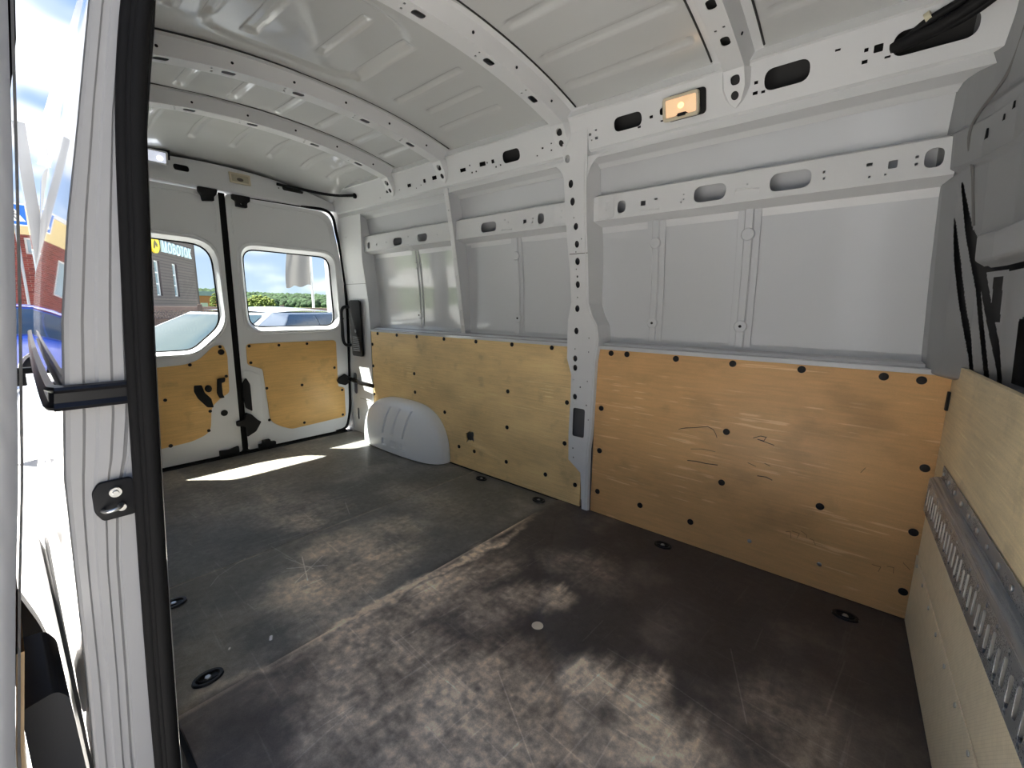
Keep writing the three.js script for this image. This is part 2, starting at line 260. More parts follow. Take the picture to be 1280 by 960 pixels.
const RAILSQ = [[0.798, 1.823, 0.014, 0.008], [1.038, 1.824, 0.018, 0.009], [1.191, 1.826, 0.011, 0.01], [1.285, 1.828, 0.02, 0.01], [1.532, 1.827, 0.022, 0.009], [1.686, 1.83, 0.022, 0.01], [1.761, 1.829, 0.01, 0.009], [1.598, 1.804, 0.006, 0.004], [1.63, 1.804, 0.005, 0.004], [1.59, 1.84, 0.005, 0.004], [1.72, 1.83, 0.004, 0.004], [1.777, 1.801, 0.005, 0.004], [1.81, 1.804, 0.005, 0.004], [2.087, 1.827, 0.006, 0.004], [2.14, 1.836, 0.004, 0.003], [2.136, 1.809, 0.005, 0.003], [2.05, 1.802, 0.004, 0.003], [2.312, 1.839, 0.005, 0.005], [2.349, 1.829, 0.006, 0.005], [2.38, 1.839, 0.005, 0.003], [2.379, 1.81, 0.007, 0.005], [2.308, 1.809, 0.007, 0.005], [2.355, 1.806, 0.004, 0.003], [2.631, 1.831, 0.007, 0.005], [2.578, 1.808, 0.007, 0.004], [2.674, 1.808, 0.006, 0.003], [3.009, 1.846, 0.006, 0.005], [3.007, 1.816, 0.008, 0.005], [3.032, 1.814, 0.006, 0.004], [3.236, 1.87, 0.007, 0.003], [3.308, 1.849, 0.005, 0.005], [3.307, 1.82, 0.007, 0.005], [3.337, 1.845, 0.011, 0.01], [3.361, 1.817, 0.007, 0.003], [0.93, 1.815, 0.004, 0.003], [1.10, 1.80, 0.004, 0.003], [1.15, 1.81, 0.004, 0.003], [0.70, 1.80, 0.004, 0.003]];
// the post behind the door opening: outline (x, y) and its holes
const POST_L = [[2.206, 1.95], [2.206, 1.771], [2.21, 1.612], [2.222, 1.392], [2.228, 1.243], [2.227, 1.095], [2.207, 1.006], [2.202, 0.903], [2.204, 0.807], [2.233, 0.725], [2.234, 0.589], [2.230, 0.408], [2.235, 0.262], [2.312, 0.207], [2.329, 0.006]];
const POST_R = [[2.345, 1.95], [2.335, 1.762], [2.330, 1.594], [2.334, 1.401], [2.333, 1.257], [2.328, 1.091], [2.35, 1.029], [2.377, 0.987], [2.387, 0.913], [2.371, 0.793], [2.371, 0.695], [2.366, 0.431], [2.357, 0.339], [2.362, 0.006]];
const POST_H = [[2.23, 1.752, 0.013, 0.017], [2.246, 1.642, 0.013, 0.018], [2.255, 1.563, 0.013, 0.018], [2.273, 1.45, 0.013, 0.016], [2.276, 1.37, 0.012, 0.016], [2.275, 1.291, 0.013, 0.017], [2.27, 1.182, 0.012, 0.017], [2.262, 1.065, 0.013, 0.017], [2.257, 0.953, 0.013, 0.017], [2.253, 0.811, 0.013, 0.016], [2.255, 0.763, 0.013, 0.016], [2.26, 0.611, 0.013, 0.015]];
const POST_S = [[2.27, 1.22, 0.005, 0.005], [2.266, 1.255, 0.003, 0.003], [2.268, 1.335, 0.003, 0.003], [2.262, 1.49, 0.003, 0.003], [2.302, 1.392, 0.003, 0.003], [2.265, 1.12, 0.003, 0.003], [2.25, 0.86, 0.003, 0.003], [2.33, 0.92, 0.003, 0.003], [2.33, 0.85, 0.003, 0.003], [2.25, 0.70, 0.003, 0.003], [2.33, 0.70, 0.003, 0.003], [2.29, 0.665, 0.004, 0.004], [2.25, 0.58, 0.003, 0.003], [2.33, 0.575, 0.004, 0.004], [2.345, 0.5, 0.003, 0.003], [2.26, 0.33, 0.004, 0.004], [2.265, 0.28, 0.004, 0.004]];
{
  const w = struct('wall_left', 'far side of the load space in glossy white painted steel', 'wall');
  // outer skin, gently dished between its edges
  obj('skin_panel', grid(120, 60, (u, v) => { const x = -0.08 + 3.9 * u, y = -0.1 + 2.1 * v; const d = 0.004 * (fbm(x * 1.3, y * 1.3, 61, 2) - 0.5) + 0.0012 * (fbm(x * 5, y * 5, 62, 2) - 0.5); return [x, y, zskin(y) + d]; }, null, 1.2), M.skin, w);
  // ledge above the boards
  for (const [a, b] of [[0.345, 2.21], [2.37, 3.66]]) {
    const prof = [[0.002, 0.868], [0.002, 0.884], [-0.006, 0.886], [-0.030, 0.887], [-0.034, 0.897], [-0.088, 0.903], [-0.094, 0.925]];
    obj('sill_ledge', grid(2, prof.length - 1, (u, v) => { const p = prof[Math.round(v * (prof.length - 1))]; return [a + (b - a) * u, p[1], p[0]]; }, null, 0.3), M.skin, w);
  }
  // waist rail: pierced face, sloped flanges above and below
  const mh = [...MID.map((h) => slot(...h)), ...MIDSQ.map((h) => boxy(...h))];
  const wr = obj('waist_rail', [plate(rect(0.345, 1.474, 3.555, 1.582), mh, 0.002, SIDE(0.03)),
    grid(1, 3, (u, v) => { const p = [[0.029, 1.582], [-0.004, 1.597], [-0.036, 1.603], [-0.026, 1.632]][Math.round(v * 3)]; return [0.345 + 3.21 * u, p[1], p[0]]; }, null, 0.3),
    grid(1, 3, (u, v) => { const p = [[0.029, 1.474], [-0.02, 1.462], [-0.050, 1.458], [-0.058, 1.43]][Math.round(v * 3)]; return [0.345 + 3.21 * u, p[1], p[0]]; }, null, 0.3)], M.rail, w);
  for (const [a, b] of [[2.36, 2.44], [2.10, 2.20]]) obj('splice_plate', plate(roundPoly(rect(a, 1.482, b, 1.575), 0.006), [boxy((a + b) / 2 + 0.005, 1.545, 0.005, 0.004), boxy((a + b) / 2 + 0.005, 1.515, 0.004, 0.004)], 0.003, SIDE(0.0335), 0.0008), M.rail, wr);
  // roof rail above it
  const rh = [...RAIL.map((h) => slot(...h)), ...RAILSQ.map((h) => boxy(...h))];
  const face = (u, v, t) => [u, v, zrail(v) + t];
  obj('roof_rail', [plate(rect(0.12, 1.772, 3.62, 1.906), rh, 0.002, face),
    grid(1, 4, (u, v) => { const p = [[0.1006, 1.772], [0.084, 1.767], [0.090, 1.736], [0.02, 1.730], [-0.003, 1.715]][Math.round(v * 4)]; return [0.1 + 3.56 * u, p[1], p[0]]; }, null, 0.3),
    grid(1, 2, (u, v) => { const p = [[0.1408, 1.906], [0.150, 1.910], [0.135, 1.945]][Math.round(v * 2)]; return [0.1 + 3.56 * u, p[1], p[0]]; }, null, 0.3)], M.rail, w);
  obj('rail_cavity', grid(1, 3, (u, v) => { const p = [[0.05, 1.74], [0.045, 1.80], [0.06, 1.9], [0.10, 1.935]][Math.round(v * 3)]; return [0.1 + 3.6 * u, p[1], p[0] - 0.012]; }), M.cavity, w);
  // posts
  const bands = [0.006, 0.27, 0.88, 1.09, 1.42, 1.725, 1.86, 1.95], cut = (side, y) => { const s = side.map(([a, b]) => [b, a]).sort((p, q) => p[0] - q[0]); return lin(s)(y); };
  const post = [], cav = [];
  for (let i = 0; i + 1 < bands.length; i++) {
    const y0 = bands[i], y1 = bands[i + 1], L = POST_L.filter((p) => p[1] > y0 + 1e-3 && p[1] < y1 - 1e-3), R = POST_R.filter((p) => p[1] > y0 + 1e-3 && p[1] < y1 - 1e-3);
    const poly = [[cut(POST_L, y0), y0], [cut(POST_R, y0), y0], ...R.reverse(), [cut(POST_R, y1), y1], [cut(POST_L, y1), y1], ...L];
    const inB = (h) => h[1] > y0 && h[1] < y1, holes = [...POST_H.filter(inB).map((h) => ell(...h)), ...POST_S.filter(inB).map((h) => boxy(...h))];
    if (i === 1) holes.push(roundPoly(rect(2.252, 0.398, 2.324, 0.552), 0.014));
    const a = zpil(y0), b = zpil(y1), lean = (u, v, t) => [u, v, a + (b - a) * (v - y0) / (y1 - y0) + t];
    post.push(plate(poly, holes, 0.003, lean));
    for (const side of [POST_L, POST_R]) post.push(grid(1, 8, (u, v) => { const y = y0 + (y1 - y0) * v, s = side === POST_L ? -1 : 1; return [cut(side, y) + 0.006 * s * u, y, lean(0, y, 0)[2] - 0.001 - u * (lean(0, y, 0)[2] - (y < 0.885 ? 0.002 : zskin(y)))]; }, null, 0.3));
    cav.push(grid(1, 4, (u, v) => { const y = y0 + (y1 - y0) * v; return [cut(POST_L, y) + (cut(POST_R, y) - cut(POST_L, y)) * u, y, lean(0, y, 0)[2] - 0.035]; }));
  }
  const pp = obj('centre_post', post, M.rail, w);
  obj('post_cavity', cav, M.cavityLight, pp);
  obj('post_edge_bead', [tube(POST_R.filter((p) => p[1] < 1.78).map(([x, y]) => [x - 0.012, y, zpil(y) + 0.0005]), 0.0022, 60, false, 6)], M.rail, pp);
  obj('seam', plate(rect(2.232, 1.325, 2.334, 1.328), [], 0.001, (u, v, t) => [u, v, zpil(v) + 0.0012 + t]), M.sealant, pp);
  // rounded gussets where the post flares into the roof rail
  for (const s of [-1, 1]) {
    const x0 = s < 0 ? 2.208 : 2.333, g = []; for (let i = 0; i <= 10; i++) { const t = i / 10 * Math.PI / 2; g.push([x0 + s * 0.10 * (1 - Math.sin(t)), 1.745 - 0.10 * (1 - Math.cos(t))]); }
    obj('gusset', plate([[x0, 1.745], ...g], [], 0.003, (u, v, t) => [u, v, zpil(v) - 0.006 + t]), M.rail, w);
  }
  // rear corner post
  const dh = [[0.10, 0.45, 0.03, 0.085, 1], [0.11, 0.22, 0.022, 0.06, 1]], rp = [];
  const db = [0, 0.9, 1.09, 1.42, 1.77, 1.88];
  const edge = lin([[0, 0.345], [1.42, 0.345], [1.7, 0.35], [1.77, 0.40], [1.88, 0.5]]);
  for (let i = 0; i + 1 < db.length; i++) {
    const a = db[i], b = db[i + 1], holes = i === 0 ? [slot(0.085, 0.42, 0.028, 0.09), slot(0.11, 0.16, 0.016, 0.05), ell(0.20, 0.44, 0.008, 0.008, 10)] : i === 4 ? [] : [boxy(0.16, (a + b) / 2, 0.005, 0.004)];
    rp.push(plate([[0.015, a], [edge(a), a], [edge(b), b], [0.015, b]], holes, 0.003, (u, v, t) => [u, v, zrear(a) + (zrear(b) - zrear(a)) * (v - a) / (b - a) + t]));
  }
  const dp = obj('rear_corner_post', rp, M.rail, w);
  obj('side_wall', grid(2, 20, (u, v) => { const y = 0.88 + 0.87 * v; return [0.345 + (u > 0.6 ? 0.03 : 0), y, u > 0.6 ? zskin(y) + 0.003 : zrear(y) - (u > 0.3 ? zrear(y) - zskin(y) - 0.004 : 0)]; }, null, 0.3), M.skin, dp);
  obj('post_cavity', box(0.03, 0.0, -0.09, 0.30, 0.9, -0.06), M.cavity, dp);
  obj('seam', [plate(rect(0.03, 1.236, 0.345, 1.239), [], 0.001, (u, v, t) => [u, v, zrear(v) + 0.0012 + t]), plate(rect(0.15, 0.298, 0.34, 0.301), [], 0.001, SIDE(0.0055))], M.sealant, dp);
  obj('outer_closing', box(-0.09, -0.1, -0.14, 0.03, 1.95, 0.012), M.body, w);
  // slender post between the two rear bays, and its side wall
  const zpo = lin([[0.88, -0.045], [1.2, 0.0], [1.52, 0.052], [1.76, 0.098]]), po = [];
  for (const [a, b] of [[0.885, 1.2], [1.2, 1.52], [1.52, 1.76]]) po.push(plate(rect(1.342, a, 1.378, b), [boxy(1.36, (a + b) / 2, 0.004, 0.004), boxy(1.36, a + 0.06, 0.003, 0.003)], 0.003, (u, v, t) => [u, v, zpo(a) + (zpo(b) - zpo(a)) * (v - a) / (b - a) + t]));
  const ip = obj('intermediate_post', po, M.rail, w);
  for (const x of [1.342, 1.378]) obj('side_wall', grid(2, 24, (u, v) => { const y = 0.885 + 0.875 * v, s = x > 1.36 ? 1 : -1, d = zpo(y) - zskin(y); return [x + s * (u > 0.6 ? 0.045 : 0), y, u > 0.6 ? zskin(y) + 0.003 : zpo(y) - 0.001 - (u > 0.3 ? d - 0.004 : 0)]; }, null, 0.3), M.skin, ip);
  // pressed stiffeners on the skin
  const stiff = (x, y0, y1, hw) => {
    const prof = [[-hw, 0.001], [-hw + 0.001, 0.004], [-hw * 0.42, 0.0045], [-hw * 0.30, 0.013], [hw * 0.30, 0.013], [hw * 0.42, 0.0045], [hw - 0.001, 0.004], [hw, 0.001]];
    const s = obj('stiffener', grid(prof.length - 1, 16, (u, v) => { const p = prof[Math.round(u * (prof.length - 1))], y = y0 + (y1 - y0) * v; return [x + p[0], y, zskin(y) + p[1] + 0.002]; }, null, 0.25), M.skin, w);
    for (const y of [y1 - 0.11, y0 + 0.09]) {
      obj('boss', warp(new THREE.CylinderGeometry(0.022, 0.026, 0.008, 24).toNonIndexed().rotateX(Math.PI / 2).translate(x, y, 0.016), (a, b, c) => [a, b, zskin(b) + c]), M.skin, s);
      if (y < 1.1) obj('bolt_hole', warp(new THREE.CylinderGeometry(0.006, 0.006, 0.003, 12).toNonIndexed().rotateX(Math.PI / 2).translate(x, y, 0.0205), (a, b, c) => [a, b, zskin(b) + c]), M.black, s);
    }
    obj('top_bracket', plate(roundPoly(rect(x - hw, y1 - 0.01, x + hw, y1 + (x > 2.9 ? 0.05 : 0.026)), 0.008), [], 0.003, (u, v, t) => [u, v, lin([[y1 - 0.01, zskin(y1) + 0.014], [1.474, 0.034], [1.6, 0.034]])(v) + t], 0.001), M.rail, s);
  };
  stiff(0.865, 0.915, 1.462, 0.036); stiff(1.79, 0.915, 1.47, 0.038); stiff(2.612, 0.912, 1.472, 0.042); stiff(2.992, 0.91, 1.475, 0.042);
}

// ───────────────────────── ceiling: roof sheet with beads, four bows, right-hand rail ─────────────────────────
const zc = 0.87, bowY = (z) => 1.972 - 0.112 * Math.pow(Math.abs(z - zc) / 0.8, 2.1), roofY = (z) => 2.03 - 0.10 * Math.pow(Math.abs(z - zc) / 0.8, 2.2);
const BOWS = [0.85, 1.37, 2.205, 2.945];
{
  const c = struct('ceiling', 'white painted steel roof with pressed beads, seen from below', 'roof');
  const beads = [0.27, 0.45, 0.66, 0.87, 1.08, 1.29, 1.47], bays = [[0.30, 0.74], [0.96, 1.27], [1.48, 2.09], [2.31, 2.84], [3.05, 3.60]];
  const bead = (x, z) => {
    let h = 0;
    for (let k = 0; k < bays.length; k++) {
      const [a, b] = bays[k]; if (x < a || x > b) continue;
      if (k === 2) {                                          // the large bay has shorter, nested pressings
        for (const [za, x0, x1, hw, dp] of [[0.30, 1.56, 1.98, 0.020, 0.010], [0.44, 1.62, 2.0, 0.018, 0.009], [0.58, 1.56, 2.02, 0.020, 0.010], [0.80, 1.58, 1.98, 0.03, 0.012], [0.98, 1.62, 1.98, 0.022, 0.012], [1.22, 1.58, 1.9, 0.03, 0.012], [1.36, 1.62, 1.9, 0.02, 0.010], [1.47, 1.62, 1.9, 0.02, 0.010]])
          h = Math.max(h, dp * smooth(0, 0.03, x - x0) * smooth(0, 0.03, x1 - x) * (1 - smooth(hw * 0.45, hw, Math.abs(z - za))));
        const rx = Math.abs(x - 1.785) / 0.27, rz = Math.abs(z - 1.09) / 0.30, d = Math.pow(rx ** 4 + rz ** 4, 0.25); h += 0.012 * (1 - smooth(0.9, 1.02, d)) * (1 - 0.0);
      } else for (const zb of beads) h = Math.max(h, 0.011 * smooth(0, 0.035, x - a) * smooth(0, 0.035, b - x) * (1 - smooth(0.008, 0.024, Math.abs(z - zb))));
    }
    return h;
  };
  obj('roof_panel', grid(460, 240, (u, v) => { const x = -0.08 + 3.86 * u, z = 0.06 + 1.55 * v; const wob = 0.010 * (fbm(x * 2.6, z * 3.2, 81, 3) - 0.5); return [x, roofY(z) + bead(x, z) + wob - 0.004 - (roofY(z) - bowY(z) + 0.002) * (1 - smooth(0.06, 0.5, x)), z]; }, null, 1.0), M.roof, c);
  BOWS.forEach((x0, n) => {
    const N = 26, bot = [], sides = [], hw = 0.034, zs = Array.from({ length: N + 1 }, (_, i) => 0.168 + 1.404 * i / N);
    const holesAt = n === 3 ? [2, 5, 20, 23] : [3, 8, 14, 19, 23];
    for (let i = 0; i < N; i++) {
      const za = zs[i], zb = zs[i + 1], L = zb - za, hs = [];
      if (holesAt.includes(i)) hs.push(slot(x0 + 0.004, L / 2, 0.014, n === 3 ? 0.02 : 0.024).map(([a, b]) => [a, b]));
      else if (holesAt.includes(i - 1)) hs.push(boxy(x0 - 0.012, L / 2, 0.004, 0.004), boxy(x0 + 0.014, L / 2 + 0.006, 0.004, 0.004));
      bot.push(plate([[x0 - hw, 0], [x0 + hw, 0], [x0 + hw, L], [x0 - hw, L]], hs, 0.002, (u, v, t) => [u, bowY(za) + (bowY(zb) - bowY(za)) * v / L - t, za + v]));
    }
    const prof = (s) => [[s * hw, 0], [s * (hw + 0.02), 0.045], [s * (hw + 0.048), 0.049]];
    for (const s of [-1, 1]) sides.push(grid(2, N, (u, v) => { const p = prof(s)[Math.round(u * 2)], z = 0.12 + 1.50 * v; return [x0 + p[0], Math.max(bowY(z) + p[1] * 1.0, p[1] > 0 ? roofY(z) - (p[1] > 0.047 ? 0.003 : 0.007) : 0), z]; }, null, 0.3));
    // pointed feet that lap onto the roof rails
    for (const m of [0, 1]) {
      const Z = (z) => m ? 1.74 - z : z, foot = [[x0 - hw, 0.102], [x0 - hw, 0.055], [x0 - hw * 0.55, 0.016], [x0, 0], [x0 + hw * 0.55, 0.016], [x0 + hw, 0.055], [x0 + hw, 0.102]];
      const zf = (v) => zrail(1.785 + v) + 0.004 + 0.36 * v;
      bot.push(plate(foot, [ell(x0, 0.034, 0.013, 0.012), slot(x0 + 0.004, 0.074, 0.015, 0.013)], 0.002, (u, v, t) => [u, 1.785 + v - t * 0.4, Z(zf(v) + t)]));
      for (const s of [-1, 1]) bot.push(grid(1, 8, (u, v) => { const q = 0.102 * v, y = 1.785 + q, k = lin([[0, 0], [0.016, 0.55], [0.055, 1], [0.2, 1]])(q); return [x0 + s * (hw * k + 0.014 * u), y + 0.01 * u, Z(zf(q) + (zrail(y) - zf(q)) * u)]; }, null, 0.3));
    }
    const b = obj('roof_bow', [bot, sides], M.rail, c);
    obj('gap_shade_line', [-1, 1].map((s) => tube(Array.from({ length: 15 }, (_, i) => { const z = 0.15 + 1.42 * i / 14; return [x0 + s * (hw + 0.050), roofY(z) - 0.0045, z]; }), 0.0035, 60, false, 6)), M.gapShade, b);  // dark tubes added to draw the shade in the gap between bow and roof
    for (let k = 0; k < 6; k++) { const z = 0.28 + 0.235 * k; obj('drain_hole', cyl([x0 + hw + 0.0112, bowY(z) + 0.024, z], [x0 + hw + 0.0135, bowY(z) + 0.023, z], 0.005, 0.005, 10), M.black, b); }
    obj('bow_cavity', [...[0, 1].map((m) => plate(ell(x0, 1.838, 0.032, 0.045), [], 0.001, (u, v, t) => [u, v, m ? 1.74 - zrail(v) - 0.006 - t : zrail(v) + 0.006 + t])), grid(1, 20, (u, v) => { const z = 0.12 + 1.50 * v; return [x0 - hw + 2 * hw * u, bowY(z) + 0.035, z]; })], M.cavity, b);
  });
  // header above the rear doors: pierced face, lip and the dark gap above it
  const hy = (z) => bowY(z) - 0.020;
  const top = Array.from({ length: 17 }, (_, i) => { const z = 1.66 - 1.58 * i / 16; return [z, hy(z)]; });
  obj('rear_header', [plate([[0.08, 1.80], [1.66, 1.80], ...top], [slot(1.07, 1.885, 0.04, 0.018), slot(0.40, 1.893, 0.075, 0.016), boxy(0.50, 1.885, 0.005, 0.004)], 0.003, (u, v, t) => [0.055 - 0.14 * (v - 1.80) + t, v, u]),
    grid(1, 3, (u, v) => { const p = [[0.055, 1.80], [0.05, 1.79], [-0.02, 1.782], [-0.08, 1.782]][Math.round(v * 3)]; return [p[0], p[1], 0.06 + 1.62 * u]; }, null, 0.3)], M.rail, c);
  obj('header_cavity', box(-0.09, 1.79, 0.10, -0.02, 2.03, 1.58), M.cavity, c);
  // right-hand roof rail and the header over the sliding door
  obj('roof_rail', [grid(1, 4, (u, v) => { const p = [[0.135, 1.945], [0.14, 1.906], [0.105, 1.772], [0.095, 1.75], [0.10, 1.735]][Math.round(v * 4)]; return [-0.05 + 3.8 * u, p[1], 1.74 - p[0]]; }, null, 0.3)], M.rail, c);
  obj('outer_roof', grid(2, 16, (u, v) => { const z = 0.14 + 1.46 * v; return [-0.1 + 4.1 * u, 2.10 - 0.14 * Math.pow(Math.abs(z - zc) / 0.73, 4), z]; }, null, 0.6), M.body, c);
}

// ───────────────────────── the near side: body side behind the door opening ─────────────────────────
const zout = lin([[-0.36, 1.88], [-0.2, 1.906], [0.1, 1.915], [0.32, 1.904], [0.74, 1.888], [1.03, 1.858], [1.2, 1.832], [1.37, 1.80], [1.575, 1.763], [1.75, 1.72], [1.9, 1.66], [2.02, 1.55], [2.08, 1.40]]);
const zseal = lin([[-0.1, 1.79], [0.05, 1.785], [0.54, 1.762], [1.03, 1.734], [1.4, 1.708], [1.62, 1.672], [1.85, 1.63]]);
{
  const w = struct('wall_right', 'near side of the van behind the sliding door opening, white', 'wall');
  obj('body_side', grid(40, 60, (u, v) => { const y = -0.34 + 2.42 * v; const t = 1 - u; return [-0.10 + 2.425 * u, y, zout(y) - 0.078 * Math.pow(t, 1.2) * smooth(-0.4, 0.6, y)]; }, null, 1.2), M.body, w);
  obj('inner_lining', grid(2, 20, (u, v) => { const y = -0.05 + 2.05 * v; return [-0.05 + 2.36 * u, y, zseal(y) - 0.01 + 0.02 * smooth(1.6, 1.9, y)]; }, null, 1), M.skin, w);
  obj('outer_closing', [box(-0.09, -0.1, 1.705, 0.02, 1.95, 1.75)], M.body, w);
  // front pillar of the opening and the body beyond it, outside the picture
  obj('front_pillar', [box(3.60, -0.1, 1.70, 3.9, 2.0, 1.80), box(2.2, 1.82, 1.62, 3.9, 2.06, 1.70)], M.body, w);
  // stepped jamb face at the rear of the opening
  // cross-section from the seal outwards: flat, a groove, then the flange with shallow steps
  const prof = [[0.030, 0], [0.002, 0.02], [0, 0.06], [0, 0.5], [0, 0.94], [-0.003, 0.97], [-0.004, 1.0], [-0.001, 1.04], [0.003, 1.08], [0.003, 1.25], [0.0065, 1.30], [0.0065, 1.48], [0.003, 1.53], [0.003, 1.68], [0.0075, 1.73], [0.0075, 1.9], [0.004, 1.97], [-0.006, 2.0]];
  const turnAt = lin([[-0.36, 0.56], [0.0, 0.55], [0.3, 0.52], [0.55, 0.50], [0.68, 0.44], [0.76, 0.32], [0.85, 0.26], [1.2, 0.25], [1.9, 0.25]]);
  obj('door_jamb', grid(prof.length - 1, 110, (u, v) => {
    const p = prof[Math.round(u * (prof.length - 1))], y = -0.34 + 2.24 * v, a = zseal(y) + 0.006, b = zout(y), k = turnAt(y), s = p[1] < 1 ? p[1] * k : k + (p[1] - 1) * (1 - k);
    return [2.328 + p[0], y, a + (b - a) * s];
  }, null, 0.35), M.jamb, w);
  // black trim band that wraps from the jamb along the body side
  const band = [[0.860, 0.004], [0.862, 0.014], [0.868, 0.018], [0.876, 0.011], [0.893, 0.011], [0.899, 0.018], [0.904, 0.014], [0.906, 0.004]];
  obj('trim_band', [
    grid(band.length - 1, 8, (u, v) => { const p = band[Math.round(u * (band.length - 1))], y = p[0] + 0.008, z = 1.762 + (zout(y) + 0.012 - 1.762) * v; return [2.328 + p[1] + 0.006, y, z]; }, null, 0.35),
    grid(band.length - 1, 8, (u, v) => { const p = band[Math.round(u * (band.length - 1))], y = p[0] + 0.008, a = v * Math.PI / 2; return [2.31 + 0.024 * Math.cos(a) + p[1] * Math.cos(a), y, zout(y) - 0.006 + (p[1] + 0.012) * Math.sin(a)]; }, null, 0.35),
    grid(band.length - 1, 30, (u, v) => { const p = band[Math.round(u * (band.length - 1))], y = p[0] + 0.008; return [2.31 - 2.38 * v, y, zout(y) - 0.078 * Math.pow(v, 1.2) * smooth(-0.4, 0.6, y) + p[1] + 0.006]; }, null, 0.35)].map((g) => g), M.blackGloss, w);
  M.blackGloss.side = M.trim.side = THREE.DoubleSide;
  obj('sill_cladding', grid(2, 12, (u, v) => { const y = -0.40 + 0.30 * v; return [-0.1 + 2.42 * u, y, zout(y) + 0.006 + 0.01 * Math.sin(v * Math.PI)]; }, null, 1), M.trim, w);
  // latch striker
  const st = obj('striker_plate', plate(roundPoly([[1.798, 0.645], [1.846, 0.645], [1.856, 0.665], [1.856, 0.705], [1.846, 0.722], [1.798, 0.722], [1.788, 0.70], [1.788, 0.665]], 0.006), [], 0.012, REAR(2.345), 0.003), M.black, w);
  obj('striker_bolt', [cyl([2.345, 0.700, 1.824], [2.352, 0.700, 1.824], 0.0095), cyl([2.352, 0.700, 1.824], [2.355, 0.700, 1.824], 0.005, 0.004)], M.zinc, st);
  obj('striker_hook', [tube([[2.347, 0.668, 1.846], [2.364, 0.67, 1.84], [2.366, 0.672, 1.826], [2.348, 0.672, 1.816]], 0.0035, 20), cyl([2.345, 0.667, 1.818], [2.351, 0.667, 1.818], 0.007)], M.zinc, st);
  // door seal: a hollow bulb and its clamping lip, all round the rear edge and over the top of the opening
  const run = (dx, dz) => [[2.350 + dx, -0.12], [2.350 + dx, 0.3], [2.350 + dx, 0.7], [2.350 + dx, 1.1], [2.350 + dx, 1.45], [2.356 + dx, 1.66], [2.40 + dx, 1.765], [2.50 + dx, 1.80], [2.9, 1.805], [3.55, 1.805]].map(([x, y]) => [x, y, zseal(y) + 0.012 + dz]);
  obj('door_seal', [tube(run(0.012, 0.004), 0.0145, 120, false, 12), tube(run(0.004, 0.022), 0.0115, 120, false, 10), tube(run(0.016, 0.015), 0.006, 120, false, 8)], M.rubber, w);
}

// ───────────────────────── rear doors ─────────────────────────
const lean = (y, z) => [0.03 * y, y + (1.06 - y) * 0.0087 * y, z + (1.94 - z) * 0.0087 * y];
const DOOR = (w0 = 0) => (u, v, w) => { const q = lean(v, u); return [q[0] + w0 + w, q[1], q[2]]; };
function rearDoor(label, D) {
  const d = struct('door', label, 'door'); d.name = `door_${D.n}`;
  const bigger = (poly, k) => { const cx = poly.reduce((s, p) => s + p[0], 0) / poly.length, cy = poly.reduce((s, p) => s + p[1], 0) / poly.length, hx = Math.max(...poly.map((p) => Math.abs(p[0] - cx))), hy = Math.max(...poly.map((p) => Math.abs(p[1] - cy))); return poly.map(([a, b]) => [cx + (a - cx) * (1 + k / hx), cy + (b - cy) * (1 + k / hy)]); };
  const glassP = roundPoly(D.win, D.winR), reveal = roundPoly(bigger(D.win, 0.026), D.winR.map((r) => r + 0.02)), raised = roundPoly(bigger(D.win, 0.050), D.winR.map((r) => r + 0.035));
  const M3 = (poly, w) => poly.map(([a, b]) => DOOR()(a, b, w));
  const outline = roundPoly(D.outline, D.outR), plyIn = roundPoly(bigger(D.ply, -0.014), D.plyR);
  obj('inner_panel', [plate(outline, [raised, plyIn], 0.004, DOOR(0)), loft([M3(raised, 0), M3(roundPoly(bigger(D.win, 0.042), D.winR.map((r) => r + 0.03)), 0.010), M3(reveal, 0.009), M3(glassP, -0.034)]), loft([M3(plyIn, -0.002), M3(plyIn, -0.012)])], M.rail, d);
  obj('outer_panel', [plate(outline, [glassP], 0.006, DOOR(-0.052)), loft([M3(outline, 0), M3(outline, -0.055)])], M.body, d);
  const gl = obj('window', plate(roundPoly(bigger(D.win, 0.012), D.winR), [], 0.0001, DOOR(-0.043)), M.glass, d); gl.name = `window_${D.n}`;
  gl.geometry = join([warp(new THREE.ShapeGeometry(pathOf(roundPoly(bigger(D.win, 0.012), D.winR), THREE.Shape)).toNonIndexed(), DOOR(-0.043))]);
  obj('window_gasket', tube(M3(glassP, -0.038), 0.0075, 120, true, 8), M.rubber, d);
  // raised border of the upper recess
  obj('pressed_line', tube(D.recess.map(([z, y]) => DOOR()(z, y, 0)), 0.003, 80, false, 6), M.rail, d);
  const ply = obj('ply_panel', plate(roundPoly(D.ply, D.plyR), D.plyHoles ?? [], 0.008, DOOR(0.006), 0.0012), M.plyD, d);
  for (const [y, z, r] of D.screws) obj('screw', plate(ell(z, y, r ?? 0.0105, r ?? 0.0105, 14), [], 0.004, DOOR(0.0095), 0.0012), M.screw, ply);
  return d;
}
const doorSide = lin([[0, 0.028], [1.08, 0.01], [1.45, 0.04], [1.79, 0.085]]);
